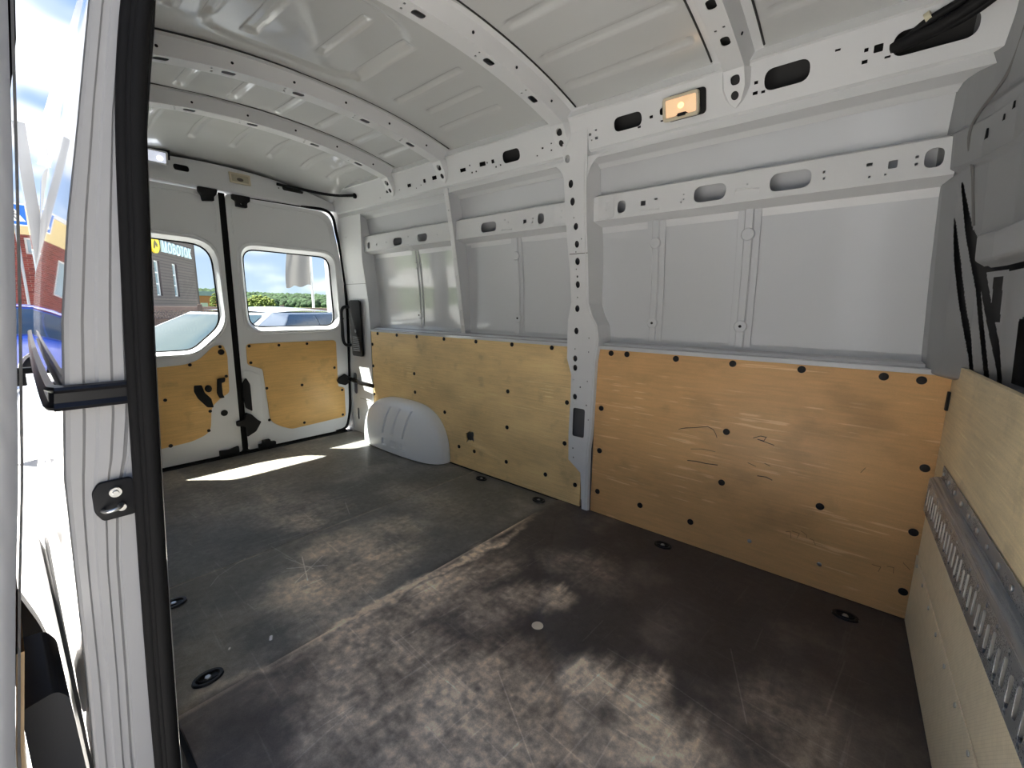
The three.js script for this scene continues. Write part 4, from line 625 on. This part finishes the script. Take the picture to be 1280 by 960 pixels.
// ───────────────────────── lamps ─────────────────────────
{
  const F = (u, v, w) => { const n = [0, -0.2873, 0.9578], q = [0, 0.9578, 0.2873]; return [2.759 + u, 1.837 + q[1] * v + n[1] * w, 0.120 + q[2] * v + n[2] * w + 0.002]; };
  const l = thing('interior_lamp', 'warm glowing cream interior lamp on the side roof rail', 'lamp');
  obj('backing', plate(roundPoly(rect(-0.06, -0.044, 0.085, 0.044), 0.016), [], 0.003, (u, v, w) => F(u, v, w + 0.003)), M.black, l);
  obj('housing', plate(roundPoly(rect(-0.071, -0.043, 0.066, 0.040), 0.014), [roundPoly(rect(-0.058, -0.030, 0.056, 0.029), 0.008)], 0.022, (u, v, w) => F(u, v, w + 0.028), 0.004), M.cream, l);
  obj('diffuser', plate(roundPoly([[-0.058, -0.030], [-0.02, -0.030], [-0.012, -0.022], [0.018, -0.022], [0.026, -0.030], [0.056, -0.030], [0.056, 0.029], [-0.058, 0.029]], 0.006), [], 0.006, (u, v, w) => F(u, v, w + 0.026), 0.001), std({ color: rgb(0.8, 0.62, 0.4), emissive: rgb(1.0, 0.58, 0.30), emissiveIntensity: 0.42, roughness: 0.4 }), l);
  obj('bulb_glow', plate(ell(0.0, 0.002, 0.012, 0.010, 20), [], 0.003, (u, v, w) => F(u, v, w + 0.028), 0.001), std({ color: rgb(1, 0.8, 0.5), emissive: rgb(1.0, 0.70, 0.30), emissiveIntensity: 1.0, roughness: 0.4 }), l);
  obj('switch', plate(roundPoly(rect(-0.012, -0.034, 0.018, -0.023), 0.003), [], 0.008, (u, v, w) => F(u, v, w + 0.032), 0.001), M.black, l);
  const a = new THREE.RectAreaLight(rgb(1, 0.62, 0.30), 1.6, 0.11, 0.055); const at = F(0, 0, 0.034), to = F(0, 0, 1); a.position.set(...at); a.lookAt(...to); a.name = 'interior_lamp_light'; scene.add(a);

  const G = (u, v, w) => { const n = [0.96, -0.27, 0.03]; return [0.055 + 0.3 * v + n[0] * w, 1.918 + 1.2 * v + n[1] * w, 1.222 - u * 1.3]; };
  const r = thing('led_work_lamp', 'small bright white lamp on the header above the rear doors', 'lamp');
  obj('bracket', plate(rect(-0.06, -0.005, 0.07, 0.04), [], 0.03, (u, v, w) => G(u, v, w + 0.025)), M.black, r);
  obj('housing', plate(roundPoly(rect(-0.066, -0.03, 0.058, 0.03), 0.008), [roundPoly(rect(-0.058, -0.023, 0.050, 0.023), 0.005)], 0.04, (u, v, w) => G(u, v, w + 0.055), 0.003), M.label, r);
  obj('lens', plate(roundPoly(rect(-0.058, -0.023, 0.050, 0.023), 0.005), [], 0.006, (u, v, w) => G(u, v, w + 0.053), 0.001), std({ color: rgb(0.8, 0.82, 0.86), emissive: rgb(0.75, 0.8, 0.95), emissiveIntensity: 0.55, roughness: 0.3 }), r);
  for (const s of [-0.034, 0.028]) obj('led', plate(ell(s, -0.004, 0.012, 0.011, 16), [], 0.003, (u, v, w) => G(u, v, w + 0.055), 0.0008), std({ color: rgb(1, 1, 1), emissive: rgb(1, 1, 1), emissiveIntensity: 1.6, roughness: 0.3 }), r);
  const b = new THREE.RectAreaLight(rgb(0.85, 0.92, 1), 2.5, 0.10, 0.045); b.position.set(...G(0, 0, 0.06)); b.lookAt(...G(0, 0, 1)); b.name = 'led_work_lamp_light'; scene.add(b);

  const k = thing('lamp_lens', 'unlit yellowed clear lens in the middle of the header above the rear doors', 'lamp');
  const Q = (u, v, w) => [0.0545 - 0.14 * v + w, 1.888 + v, 0.752 + u];
  obj('frame', plate(roundPoly(rect(-0.064, -0.034, 0.064, 0.034), 0.006), [roundPoly(rect(-0.050, -0.022, 0.050, 0.022), 0.004)], 0.006, (u, v, w) => Q(u, v, w + 0.006), 0.001), M.cream, k);
  obj('lens', plate(roundPoly(rect(-0.050, -0.022, 0.050, 0.022), 0.004), [], 0.003, (u, v, w) => Q(u, v, w + 0.004)), std({ color: rgb(0.46, 0.42, 0.31), roughness: 0.2 }), k);
  obj('bulb_seat', plate(ell(0.0, -0.006, 0.02, 0.011, 16), [], 0.002, (u, v, w) => Q(u, v, w + 0.006)), std({ color: rgb(0.10, 0.08, 0.06), roughness: 0.5 }), k);
}
// ───────────────────────── wiring ─────────────────────────
{
  const a = thing('wiring_loom', 'thick black taped wiring loom leaving the roof rail by the bulkhead', 'cable');
  obj('loom', [tube([[3.37, 1.838, 0.11], [3.42, 1.840, 0.135], [3.47, 1.846, 0.15], [3.52, 1.862, 0.165], [3.57, 1.88, 0.19], [3.60, 1.90, 0.23]], 0.017, 60), tube([[3.40, 1.85, 0.118], [3.44, 1.868, 0.145], [3.50, 1.885, 0.165], [3.56, 1.905, 0.20], [3.59, 1.925, 0.25]], 0.011, 50), tube([[3.38, 1.83, 0.11], [3.45, 1.832, 0.14], [3.53, 1.85, 0.16], [3.60, 1.88, 0.2]], 0.010, 40)], M.black, a);
  obj('tape_tie', [cyl([3.435, 1.875, 0.146], [3.447, 1.880, 0.150], 0.0145)], std({ color: rgb(0.62, 0.58, 0.42), roughness: 0.6 }), a);
  const b = thing('wiring_loom', 'black cable drooping along the rear header into the roof rail corner', 'cable');
  obj('loom', tube([[0.062, 1.905, 0.52], [0.075, 1.90, 0.44], [0.10, 1.895, 0.34], [0.14, 1.885, 0.25], [0.22, 1.872, 0.18], [0.32, 1.862, 0.142], [0.41, 1.852, 0.13]], 0.010, 60), M.black, b);
  obj('grommet', [warp(new THREE.CylinderGeometry(0.018, 0.018, 0.014, 16).toNonIndexed().rotateX(Math.PI / 2).translate(0.415, 1.85, 0.128), (x, y, z) => [x, y, z])], M.rubber, b);
}

// ───────────────────────── outside ─────────────────────────
const GY = -0.55;
M.ground = std({ map: tex(1024, 1024, (u, v) => { const n = fbm(u * 8, v * 8, 91, 5, 8, 8), f = hash((u * 1024) | 0, (v * 1024) | 0, 3), c = smooth(0.62, 0.70, fbm(u * 20, v * 20, 93, 4, 20, 20)) * 0.06; const k = 0.74 + 0.16 * (n - 0.5) + 0.09 * (f - 0.5) - c; return [k, k * 0.985, k * 0.96]; }, 0.25, 0.25), roughness: 0.95 });
M.grass = std({ map: tex(512, 512, (u, v) => { const n = fbm(u * 10, v * 10, 95, 5, 10, 10); return [0.30 + 0.2 * (n - 0.5), 0.38 + 0.2 * (n - 0.5), 0.16]; }, 0.05, 0.05), roughness: 1 });
{
  const g = struct('ground', 'pale sunlit pavement around the van', 'ground');
  obj('pavement', plate(rect(-24, -30, 40, 30), [], 0.3, FLAT(GY)), M.ground, g);
  obj('meadow', plate(rect(-780, -500, 80, 300), [], 0.3, FLAT(GY - 0.02)), M.grass, g);
}
function makeCar(name, label, paint, [cx, cz], turn) {       // front towards local +z, wheels on the ground
  const t = thing(name, label, 'car', [cx, GY, cz]); t.rotation.y = turn;
  const L = 4.5, S = (s) => L / 2 - s, glass = phy({ color: rgb(0.02, 0.035, 0.06), roughness: 0.04, clearcoat: 1, clearcoatRoughness: 0.02 });
  const arch = (c, r, n = 12) => Array.from({ length: n + 1 }, (_, i) => { const a = i / n * Math.PI; return [c - r * Math.cos(a), 0.33 + r * Math.sin(a)]; });
  const sil = [[0.02, 0.32], ...arch(0.86, 0.38), ...arch(3.54, 0.38), [4.46, 0.34], [4.5, 0.6], [4.46, 0.92], [4.36, 1.02], [0.98, 1.0], [0.5, 0.93], [0.12, 0.80], [0, 0.6]];
  const bodyG = plate(sil, [], 1.82, (u, v, w) => [0.91 + w - 0, v, S(u)], 0.07);
  obj('car_body', bodyG, paint, t);
  const s0 = (q) => 0.90 + 1.25 * q, s1 = (q) => 4.36 - 0.62 * q * q, w = (q) => 0.86 - 0.22 * Math.pow(q, 1.4), Y = (q) => 0.98 + 0.53 * q;
  const front = (a, q, o = 0) => [w(q) * a * 1.0, Y(q) + o * 0.8, S(s0(q) - 0.10 * (1 - a * a) * (1 - 0.2 * q)) + o];
  const back = (a, q, o = 0) => [w(q) * a, Y(q) + o * 0.3, S(s1(q) + 0.05 * (1 - a * a)) - o];
  const side = (s) => (a, q, o = 0) => [s * (w(q) + o), Y(q), S(s0(q) + (s1(q) - s0(q)) * a)];
  const roof = (a, b) => { const q = 1, sF = s0(1) - 0.08 * (1 - a * a), sB = s1(1) + 0.05 * (1 - a * a); return [w(1) * a, Y(1) + 0.055 * (1 - a * a) * (0.6 + 0.4 * Math.sin(b * Math.PI)) + 0.03 * Math.sin(b * Math.PI), S(sF + (sB - sF) * b)]; };
  obj('cabin', [grid(12, 8, (u, v) => front(2 * u - 1, v)), grid(12, 8, (u, v) => back(2 * u - 1, v)), grid(12, 8, (u, v) => side(1)(u, v)), grid(12, 8, (u, v) => side(-1)(u, v)), grid(14, 12, (u, v) => roof(2 * u - 1, v), null, 1)], paint, t);
  const patch = (f, a0, a1, q0, q1) => grid(10, 8, (u, v) => f(a0 + (a1 - a0) * u, q0 + (q1 - q0) * v, 0.012), null, 1);
  obj('windscreen', patch(front, -0.9, 0.9, 0.06, 0.93), phy({ color: rgb(0.018, 0.035, 0.036), roughness: 0.03, clearcoat: 1, clearcoatRoughness: 0.02 }), t);
  obj('rear_window', patch(back, -0.85, 0.85, 0.2, 0.9), glass, t);
  for (const s of [1, -1]) for (const [a0, a1] of [[0.015, 0.22], [0.226, 0.56], [0.568, 0.85]]) obj('side_window', patch(side(s), a0, a1, 0.08, a0 < 0.1 ? 0.62 : 0.95), glass, t);
  for (const s of [1, -1]) { obj('mirror', new RoundedBoxGeometry(0.2, 0.14, 0.1, 3, 0.04).translate(s * 1.0, 1.06, S(1.45)), paint, t); obj('headlamp', new RoundedBoxGeometry(0.3, 0.13, 0.3, 3, 0.05).translate(s * 0.70, 0.74, S(0.16)), M.zinc, t); }
  for (const s of [1, -1]) for (const c of [0.86, 3.54]) { const k = obj('wheel', [new THREE.TorusGeometry(0.245, 0.085, 12, 32).rotateY(Math.PI / 2).toNonIndexed()].map((g) => g.translate(s * 0.80, 0.33, S(c))), M.rubber, t); obj('rim', cyl([s * 0.78, 0.33, S(c)], [s * 0.85, 0.33, S(c)], 0.19, 0.17, 20), M.steel, k); }
  return t;
}
makeCar('parked_car', 'white car parked close behind the van, seen through the rear windows', phy({ color: rgb(0.42, 0.45, 0.50), roughness: 0.3, clearcoat: 1, clearcoatRoughness: 0.03 }), [-3.52, -0.30], 0.53);
makeCar('parked_car', 'blue car far back, seen in the gap beside the open sliding door', phy({ color: rgb(0.02, 0.06, 0.36), roughness: 0.3, clearcoat: 1, clearcoatRoughness: 0.03 }), [-9.6, 2.7], 0.1);
// dark clad building with its sign
{
  const A = new THREE.Vector2(-18.2, -1.93), B = new THREE.Vector2(-22.67, -4.91), len = A.distanceTo(B), ang = Math.atan2(-(B.y - A.y), B.x - A.x);
  const t = thing('clad_building', 'dark brown clad building with two narrow windows, seen through the left rear window', 'building', [A.x, GY, A.y]); t.rotation.y = ang;
  // local: +x along the front to its far corner, -z into the house ... the front faces the van
  const cladding = std({ map: tex(64, 512, (u, v) => { const l = (v * 16) % 1, n = 0.03 * (hash((v * 16) | 0, 1, 3) - 0.5); const k = l < 0.22 ? 0.22 : 0.335 + n; return [k * 1.06, k * 0.94, k * 0.93]; }, 1, 0.5), roughness: 0.7 });
  const inv = 1;                                               // outward side of the front in local z
  const wins = [[1.15, 1.62], [2.75, 3.22]];
  obj('front_wall', plate(rect(-0.3, 0, len, 7.6), wins.map(([a, b]) => rect(a, 1.95, b, 3.35)), 0.3, (u, v, w) => [u, v, w * inv]), cladding, t);
  obj('side_wall', plate(rect(0, 0, 2, 7.6), [], 0.3, (u, v, w) => [len + w * 1, v, -u * inv]), cladding, t);
  obj('side_wall', plate(rect(0, 0, 2, 7.6), [], 0.3, (u, v, w) => [-0.3 - w, v, -u * inv]), cladding, t);
  obj('flat_roof', box(-0.4, 7.6, -2.1, len + 0.1, 7.75, 0.1), M.label, t);
  for (const [a, b] of wins) {
    const wdw = obj('window', [plate(rect(a, 1.95, b, 3.35), [0, 1, 2].map((k) => rect(a + 0.06, 2.0 + k * 0.45, b - 0.06, 2.40 + k * 0.45)), 0.06, (u, v, w) => [u, v, (w - 0.08) * inv])], std({ color: rgb(0.75, 0.77, 0.78), roughness: 0.5 }), t);
    for (let k = 0; k < 3; k++) obj('pane', plate(rect(a + 0.05, 1.99 + k * 0.45, b - 0.05, 2.41 + k * 0.45), [], 0.01, (u, v, w) => [u, v, (w - 0.11) * inv]), phy({ color: rgb(0.28, 0.40, 0.44), roughness: 0.05, clearcoat: 1 }), wdw);
  }
  const sign = thing('building_sign', 'yellow disc and pale lettering fixed high on the dark building', 'sign', [A.x, GY, A.y]); sign.rotation.y = ang;
  const font = await new FontLoader().loadAsync('fonts/droid/droid_sans_bold.typeface.json');
  const tg = new TextGeometry('MOBOTOK', { font, size: 0.46, depth: 0.06, curveSegments: 3 }); tg.computeBoundingBox(); const wd = tg.boundingBox.max.x; tg.scale(2.95 / wd, 1, 1); tg.translate(1.75, 3.74, 0.03);
  obj('letters', tg, std({ color: rgb(0.62, 0.80, 0.86), roughness: 0.5 }), sign);
  obj('disc', [cyl([1.25, 3.98, 0.02], [1.25, 3.98, 0.09], 0.36, 0.36, 32)], std({ color: rgb(0.85, 0.62, 0.03), roughness: 0.4 }), sign);
  obj('disc_mark', plate([[0.95, 4.05], [1.02, 4.0], [1.12, 4.18], [1.25, 4.08], [1.28, 4.2], [1.10, 4.35], [1.0, 4.2]].map(([a, b]) => [a + 0.12, b - 0.22]), [], 0.01, (u, v, w) => [u, v, 0.1 + w]), std({ color: rgb(0.12, 0.10, 0.05), roughness: 0.5 }), sign);
}
// brown fence behind the cars
{
  const P0 = [-10.6, 0.2], P1 = [-8.2, -6.9], L = Math.hypot(P1[0] - P0[0], P1[1] - P0[1]), t = thing('board_fence', 'brown board fence with a lattice strip, behind the white car', 'fence', [P0[0], GY, P0[1]]);
  t.rotation.y = Math.atan2(-(P1[1] - P0[1]), P1[0] - P0[0]);
  const br = std({ color: rgb(0.07, 0.048, 0.042), roughness: 0.8 }), b2 = std({ color: rgb(0.12, 0.085, 0.075), roughness: 0.8 });
  for (let x = 0; x <= L + 0.1; x += L / 4) obj('post', box(x - 0.05, 0, -0.05, x + 0.05, 1.62, 0.05, 0.008), br, t);
  for (const [y0, y1] of [[1.46, 1.56], [1.20, 1.26], [0.1, 0.18]]) obj('rail', box(0, y0, -0.03, L, y1, 0.035, 0.006), y0 > 1.4 ? b2 : br, t);
  const boards = []; for (let x = 0.03; x < L - 0.1; x += 0.125) boards.push(box(x, 0.06, -0.012, x + 0.118, 1.21, 0.012)); obj('board', boards, br, t).userData.kind = 'stuff';
  const lat = []; for (let x = 0.05; x < L - 0.12; x += 0.06) for (const s of [1, -1]) lat.push(box(-0.008, -0.14, -0.006, 0.008, 0.14, 0.006).rotateZ(s * 0.6).translate(x, 1.36, s * 0.006)); obj('lattice', lat, b2, t).userData.kind = 'stuff';
}
// building in the gap beside the sliding door, with a pedestrian crossing sign
{
  const t = thing('brick_building', 'red brick building with a cream top storey, seen in the gap beside the sliding door', 'building', [-21.5, GY, 0]);
  const brick = std({ map: tex(256, 256, (u, v) => { const r = Math.floor(v * 16), c = (u * 8 + (r % 2) * 0.5), m = (v * 16) % 1 < 0.14 || c % 1 < 0.06, n = 0.12 * (hash(Math.floor(c) % 8, r, 4) - 0.5); return m ? [0.52, 0.44, 0.40] : [0.44 + n, 0.20 + n * 0.6, 0.18 + n * 0.5]; }, 0.5, 0.8), roughness: 0.9 });
  const cream = std({ color: rgb(0.62, 0.50, 0.26), roughness: 0.9 });
  obj('brick_wall', plate(rect(-0.4, 0, 16, 4.1), [rect(0.28, 3.4, 0.75, 4.0), rect(2.2, 2.2, 3.2, 3.6), rect(5.2, 2.2, 6.2, 3.6)], 0.3, (u, v, w) => [w, v, u]), brick, t);
  obj('cream_storey', plate(rect(-0.4, 4.1, 16, 5.05), [], 0.3, (u, v, w) => [w + 0.02, v, u]), cream, t);
  obj('roof', box(-8, 5.05, -0.6, 0.25, 5.2, 16.2), M.label, t);
  obj('side_wall', box(-8, 0, -0.4, -0.3, 5.05, -0.1), brick, t);
  for (const [a, b, c, d] of [[0.28, 3.4, 0.75, 4.0], [2.2, 2.2, 3.2, 3.6], [5.2, 2.2, 6.2, 3.6]]) { const f = obj('window', plate(rect(a, b, c, d), [rect(a + 0.06, b + 0.06, c - 0.06, d - 0.06)], 0.06, (u, v, w) => [w - 0.05, v, u]), M.label, t); obj('pane', plate(rect(a + 0.05, b + 0.05, c - 0.05, d - 0.05), [], 0.01, (u, v, w) => [w - 0.09, v, u]), phy({ color: rgb(0.3, 0.38, 0.42), roughness: 0.05, clearcoat: 1 }), f); }
  const s = thing('crossing_sign', 'blue square pedestrian crossing sign on a post, beside the open sliding door', 'sign', [-17.8, GY, 1.06]);
  const face = (() => { const c = document.createElement('canvas'); c.width = c.height = 256; const x = c.getContext('2d'); x.fillStyle = '#e8eef4'; x.fillRect(0, 0, 256, 256); x.fillStyle = '#1d5fae'; x.fillRect(8, 8, 240, 240); x.fillStyle = '#f4f4f0'; x.beginPath(); x.moveTo(128, 40); x.lineTo(224, 208); x.lineTo(32, 208); x.fill(); x.strokeStyle = '#17181a'; x.lineWidth = 11; x.lineCap = 'round'; x.beginPath(); x.arc(132, 96, 6, 0, 7); x.moveTo(130, 112); x.lineTo(126, 150); x.lineTo(108, 192); x.moveTo(126, 150); x.lineTo(148, 192); x.moveTo(128, 118); x.lineTo(106, 140); x.moveTo(128, 118); x.lineTo(152, 136); x.stroke(); const t2 = new THREE.CanvasTexture(c); t2.colorSpace = THREE.SRGBColorSpace; return t2; })();
  const pl = obj('sign_plate', box(-0.02, 4.0, -0.33, 0.02, 4.66, 0.33, 0.01), M.label, s);
  const fg = new THREE.PlaneGeometry(0.64, 0.64).rotateY(Math.PI / 2).translate(0.022, 4.33, 0);
  obj('sign_face', fg, std({ map: face, roughness: 0.5 }), pl);
  obj('post', cyl([-0.05, 0, 0], [-0.05, 4.66, 0], 0.035), M.galv, s);
}
// workshop front across the yard: what the glossy side panels mirror through the open door
{
  const t = thing('workshop_building', 'long grey workshop with a white door and a cream pilaster across the yard', 'building', [2, GY, 8]);
  const grey = std({ color: rgb(0.20, 0.21, 0.23), roughness: 0.8 }), white = std({ color: rgb(0.85, 0.85, 0.83), roughness: 0.5 });
  obj('front_wall', plate(rect(-9, 0, 10, 4.6), [rect(0.63, 0.05, 1.31, 2.3)], 0.25, (u, v, w) => [u, v, -w]), grey, t);
  obj('door', plate(rect(0.63, 0.05, 1.31, 2.3), [], 0.06, (u, v, w) => [u, v, 0.06 - w]), white, t);
  obj('pilaster', box(1.78, 0, -0.12, 2.0, 2.75, 0.02, 0.02), std({ color: rgb(0.80, 0.70, 0.50), roughness: 0.6 }), t);
  obj('flat_roof', box(-9.2, 4.6, -0.3, 10.2, 4.75, 7), M.label, t);
  obj('side_wall', [box(-9, 0, 0, -8.75, 4.6, 6.8)], grey, t); obj('side_wall', [box(9.75, 0, 0, 10, 4.6, 6.8)], grey, t);
}
// flag, pylon
{
  const p = thing('flagpole', 'tall thin white pole carrying the white flag', 'flagpole', [-10.97, GY, -5.0]);
  obj('pole', cyl([0, 0, 0], [0, 5.6, 0], 0.045, 0.03), M.label, p); obj('finial', new THREE.SphereGeometry(0.06, 16, 10).translate(0, 5.64, 0), M.steel, p);
  const f = thing('flag', 'limp white flag hanging from the pole behind the fence', 'flag', [-10.97, GY, -5.0]);
  obj('cloth', grid(40, 40, (u, v) => { const droop = 0.10 * u; return [-0.02 - 0.16 * u + 0.05 * Math.sin(u * 9 + v * 2), 2.28 + 2.6 * v - droop * (1 - v) + 0.03 * Math.sin(u * 12), 0.04 + 0.62 * u + 0.05 * u * Math.sin(v * 7 + 1) + 0.06 * u * (1 - v)]; }, null, 1.2), phy({ color: rgb(0.20, 0.19, 0.18), roughness: 0.9, transmission: 0.3, thickness: 0, side: THREE.DoubleSide }), f);
  const y = thing('white_pylon', 'narrow white upright post at the right edge of the right rear window', 'post', [-5.97, GY, -3.0]);
  obj('post', box(-0.07, 0, -0.076, 0.07, 3.9, 0.076, 0.012), M.label, y); obj('cap', box(-0.085, 3.9, -0.09, 0.085, 3.94, 0.09, 0.008), M.galv, y);
}
// far hills, woods and greenery
{
  const h = thing('wooded_hill', 'long low hill covered with green woods on the horizon', 'hill'); h.userData.kind = 'stuff';
  const top = (z) => 13 + 5.5 * (fbm(z / 90 + 40, 3.3, 97, 3) - 0.5) + 4 * smooth(-240, -40, z);
  obj('slope', grid(80, 8, (u, v) => { const z = -460 + 760 * u; return [-440 - 90 * v, GY + (top(z) - 4) * Math.sin(v * Math.PI / 2), z]; }, null, 2), M.grass, h);
  const R = rng(31), N = 5200, ico = new THREE.IcosahedronGeometry(1, 1), ip = ico.attributes.position;
  for (let i = 0; i < ip.count; i++) { const v = new THREE.Vector3().fromBufferAttribute(ip, i), k = 1 + 0.35 * (fbm(v.x * 2 + 7, v.y * 2 + v.z * 3, 99, 2) - 0.5); ip.setXYZ(i, v.x * k, v.y * k, v.z * k); } ico.computeVertexNormals();
  const trees = new THREE.InstancedMesh(ico, std({ color: rgb(1, 1, 1), roughness: 1 }), N), m4 = new THREE.Matrix4(), q = new THREE.Quaternion(), col = new THREE.Color();
  for (let i = 0; i < N; i++) { const z = -440 + 720 * R(), v = R(), s = 2.0 + 2.2 * R(); q.setFromAxisAngle(new THREE.Vector3(0, 1, 0), R() * 6.28); m4.compose(new THREE.Vector3(-440 - 90 * v, GY + (top(z) - 4) * Math.sin(v * Math.PI / 2) + s * 0.5, z), q, new THREE.Vector3(s, s * (1 + 0.4 * R()), s)); trees.setMatrixAt(i, m4); const k = 0.7 + 0.7 * R(); col.setRGB(0.022 * k, 0.046 * k, 0.014 * k); trees.setColorAt(i, col); }
  trees.name = 'woods'; trees.userData.kind = 'stuff'; trees.castShadow = true; h.add(trees);
  const bush = (name, label, x, z, w, hh, c, seed) => {
    const t = thing(name, label, 'bush', [x, GY, z]), r = rng(seed), g = [], st = [];
    for (let i = 0; i < 420; i++) { const a = r() * 6.28, e = Math.acos(1 - 1.3 * r()), k = 0.75 + 0.35 * r(), p = [Math.cos(a) * Math.sin(e) * w * k, hh * (0.45 + 0.5 * Math.cos(e) * k), Math.sin(a) * Math.sin(e) * w * k * 1.0]; const s = w * (0.06 + 0.06 * r()); g.push(new THREE.TetrahedronGeometry(s, 1).toNonIndexed().rotateY(r() * 6).translate(...p)); }
    obj('foliage', g, std({ color: rgb(...c), roughness: 1 }), t).userData.kind = 'stuff'; obj('stem', cyl([0, 0, 0], [0, hh * 0.6, 0], w * 0.06), std({ color: rgb(0.08, 0.06, 0.04), roughness: 1 }), t);
  };
  bush('bush', 'bright yellow green bush in front of the wooded hill', -52.5, -18.6, 1.7, 2.7, [0.10, 0.125, 0.02], 3);
  bush('bush', 'small yellow green bush left of the larger one, in the rear window', -60, -19.2, 0.8, 2.2, [0.10, 0.125, 0.02], 4);
  bush('bush', 'yellow green bush beside the small orange brick house', -52.4, -14.6, 1.0, 3.0, [0.10, 0.125, 0.02], 6);
  {
    const t = thing('added_shade_tree', 'small round tree added out of view beside the van to shade the open doorway', 'tree', [1.6, GY, 2.75]), r = rng(12), g = [];  // unseen tree, added to keep the sun out of the sliding door opening
    for (let i = 0; i < 2600; i++) { const a = r() * 6.283, c = 2 * r() - 1, k = Math.cbrt(0.25 + 0.75 * r()), s = Math.sqrt(1 - c * c); g.push(new THREE.CircleGeometry(0.085 + 0.05 * r(), 5).toNonIndexed().rotateX(r() * 6).rotateY(r() * 6).translate(1.25 * k * s * Math.cos(a), 4.45 + 0.9 * k * c, 1.05 * k * s * Math.sin(a))); }
    obj('foliage', g, std({ color: rgb(0.06, 0.12, 0.03), roughness: 0.9, side: THREE.DoubleSide }), t).userData.kind = 'stuff';
    obj('trunk', cyl([0, 0, 0], [0, 4.4, 0], 0.09, 0.05), std({ color: rgb(0.10, 0.075, 0.05), roughness: 1 }), t);
  }
  const t = thing('small_house', 'small orange brick house far off, beside the dark clad building', 'house', [-58, GY, -13.2]);
  const ob = std({ color: rgb(0.50, 0.19, 0.09), roughness: 0.9 });
  obj('wall', box(-2, 0, -3.0, 2, 2.6, 1.5), ob, t);
  obj('roof', plate([[-3.3, 2.6], [1.8, 2.6], [1.2, 3.1], [-2.7, 3.1]], [], 4.4, (u, v, w) => [2.2 + w, v, u]), std({ color: rgb(0.28, 0.33, 0.38), roughness: 0.8 }), t);
  obj('window', box(1.98, 1.0, -1.2, 2.03, 1.8, -0.5), M.label, t);
}

scene.traverse((o) => { if (o.isMesh) { o.castShadow = true; o.receiveShadow = true; } });
renderer.render(scene, camera);
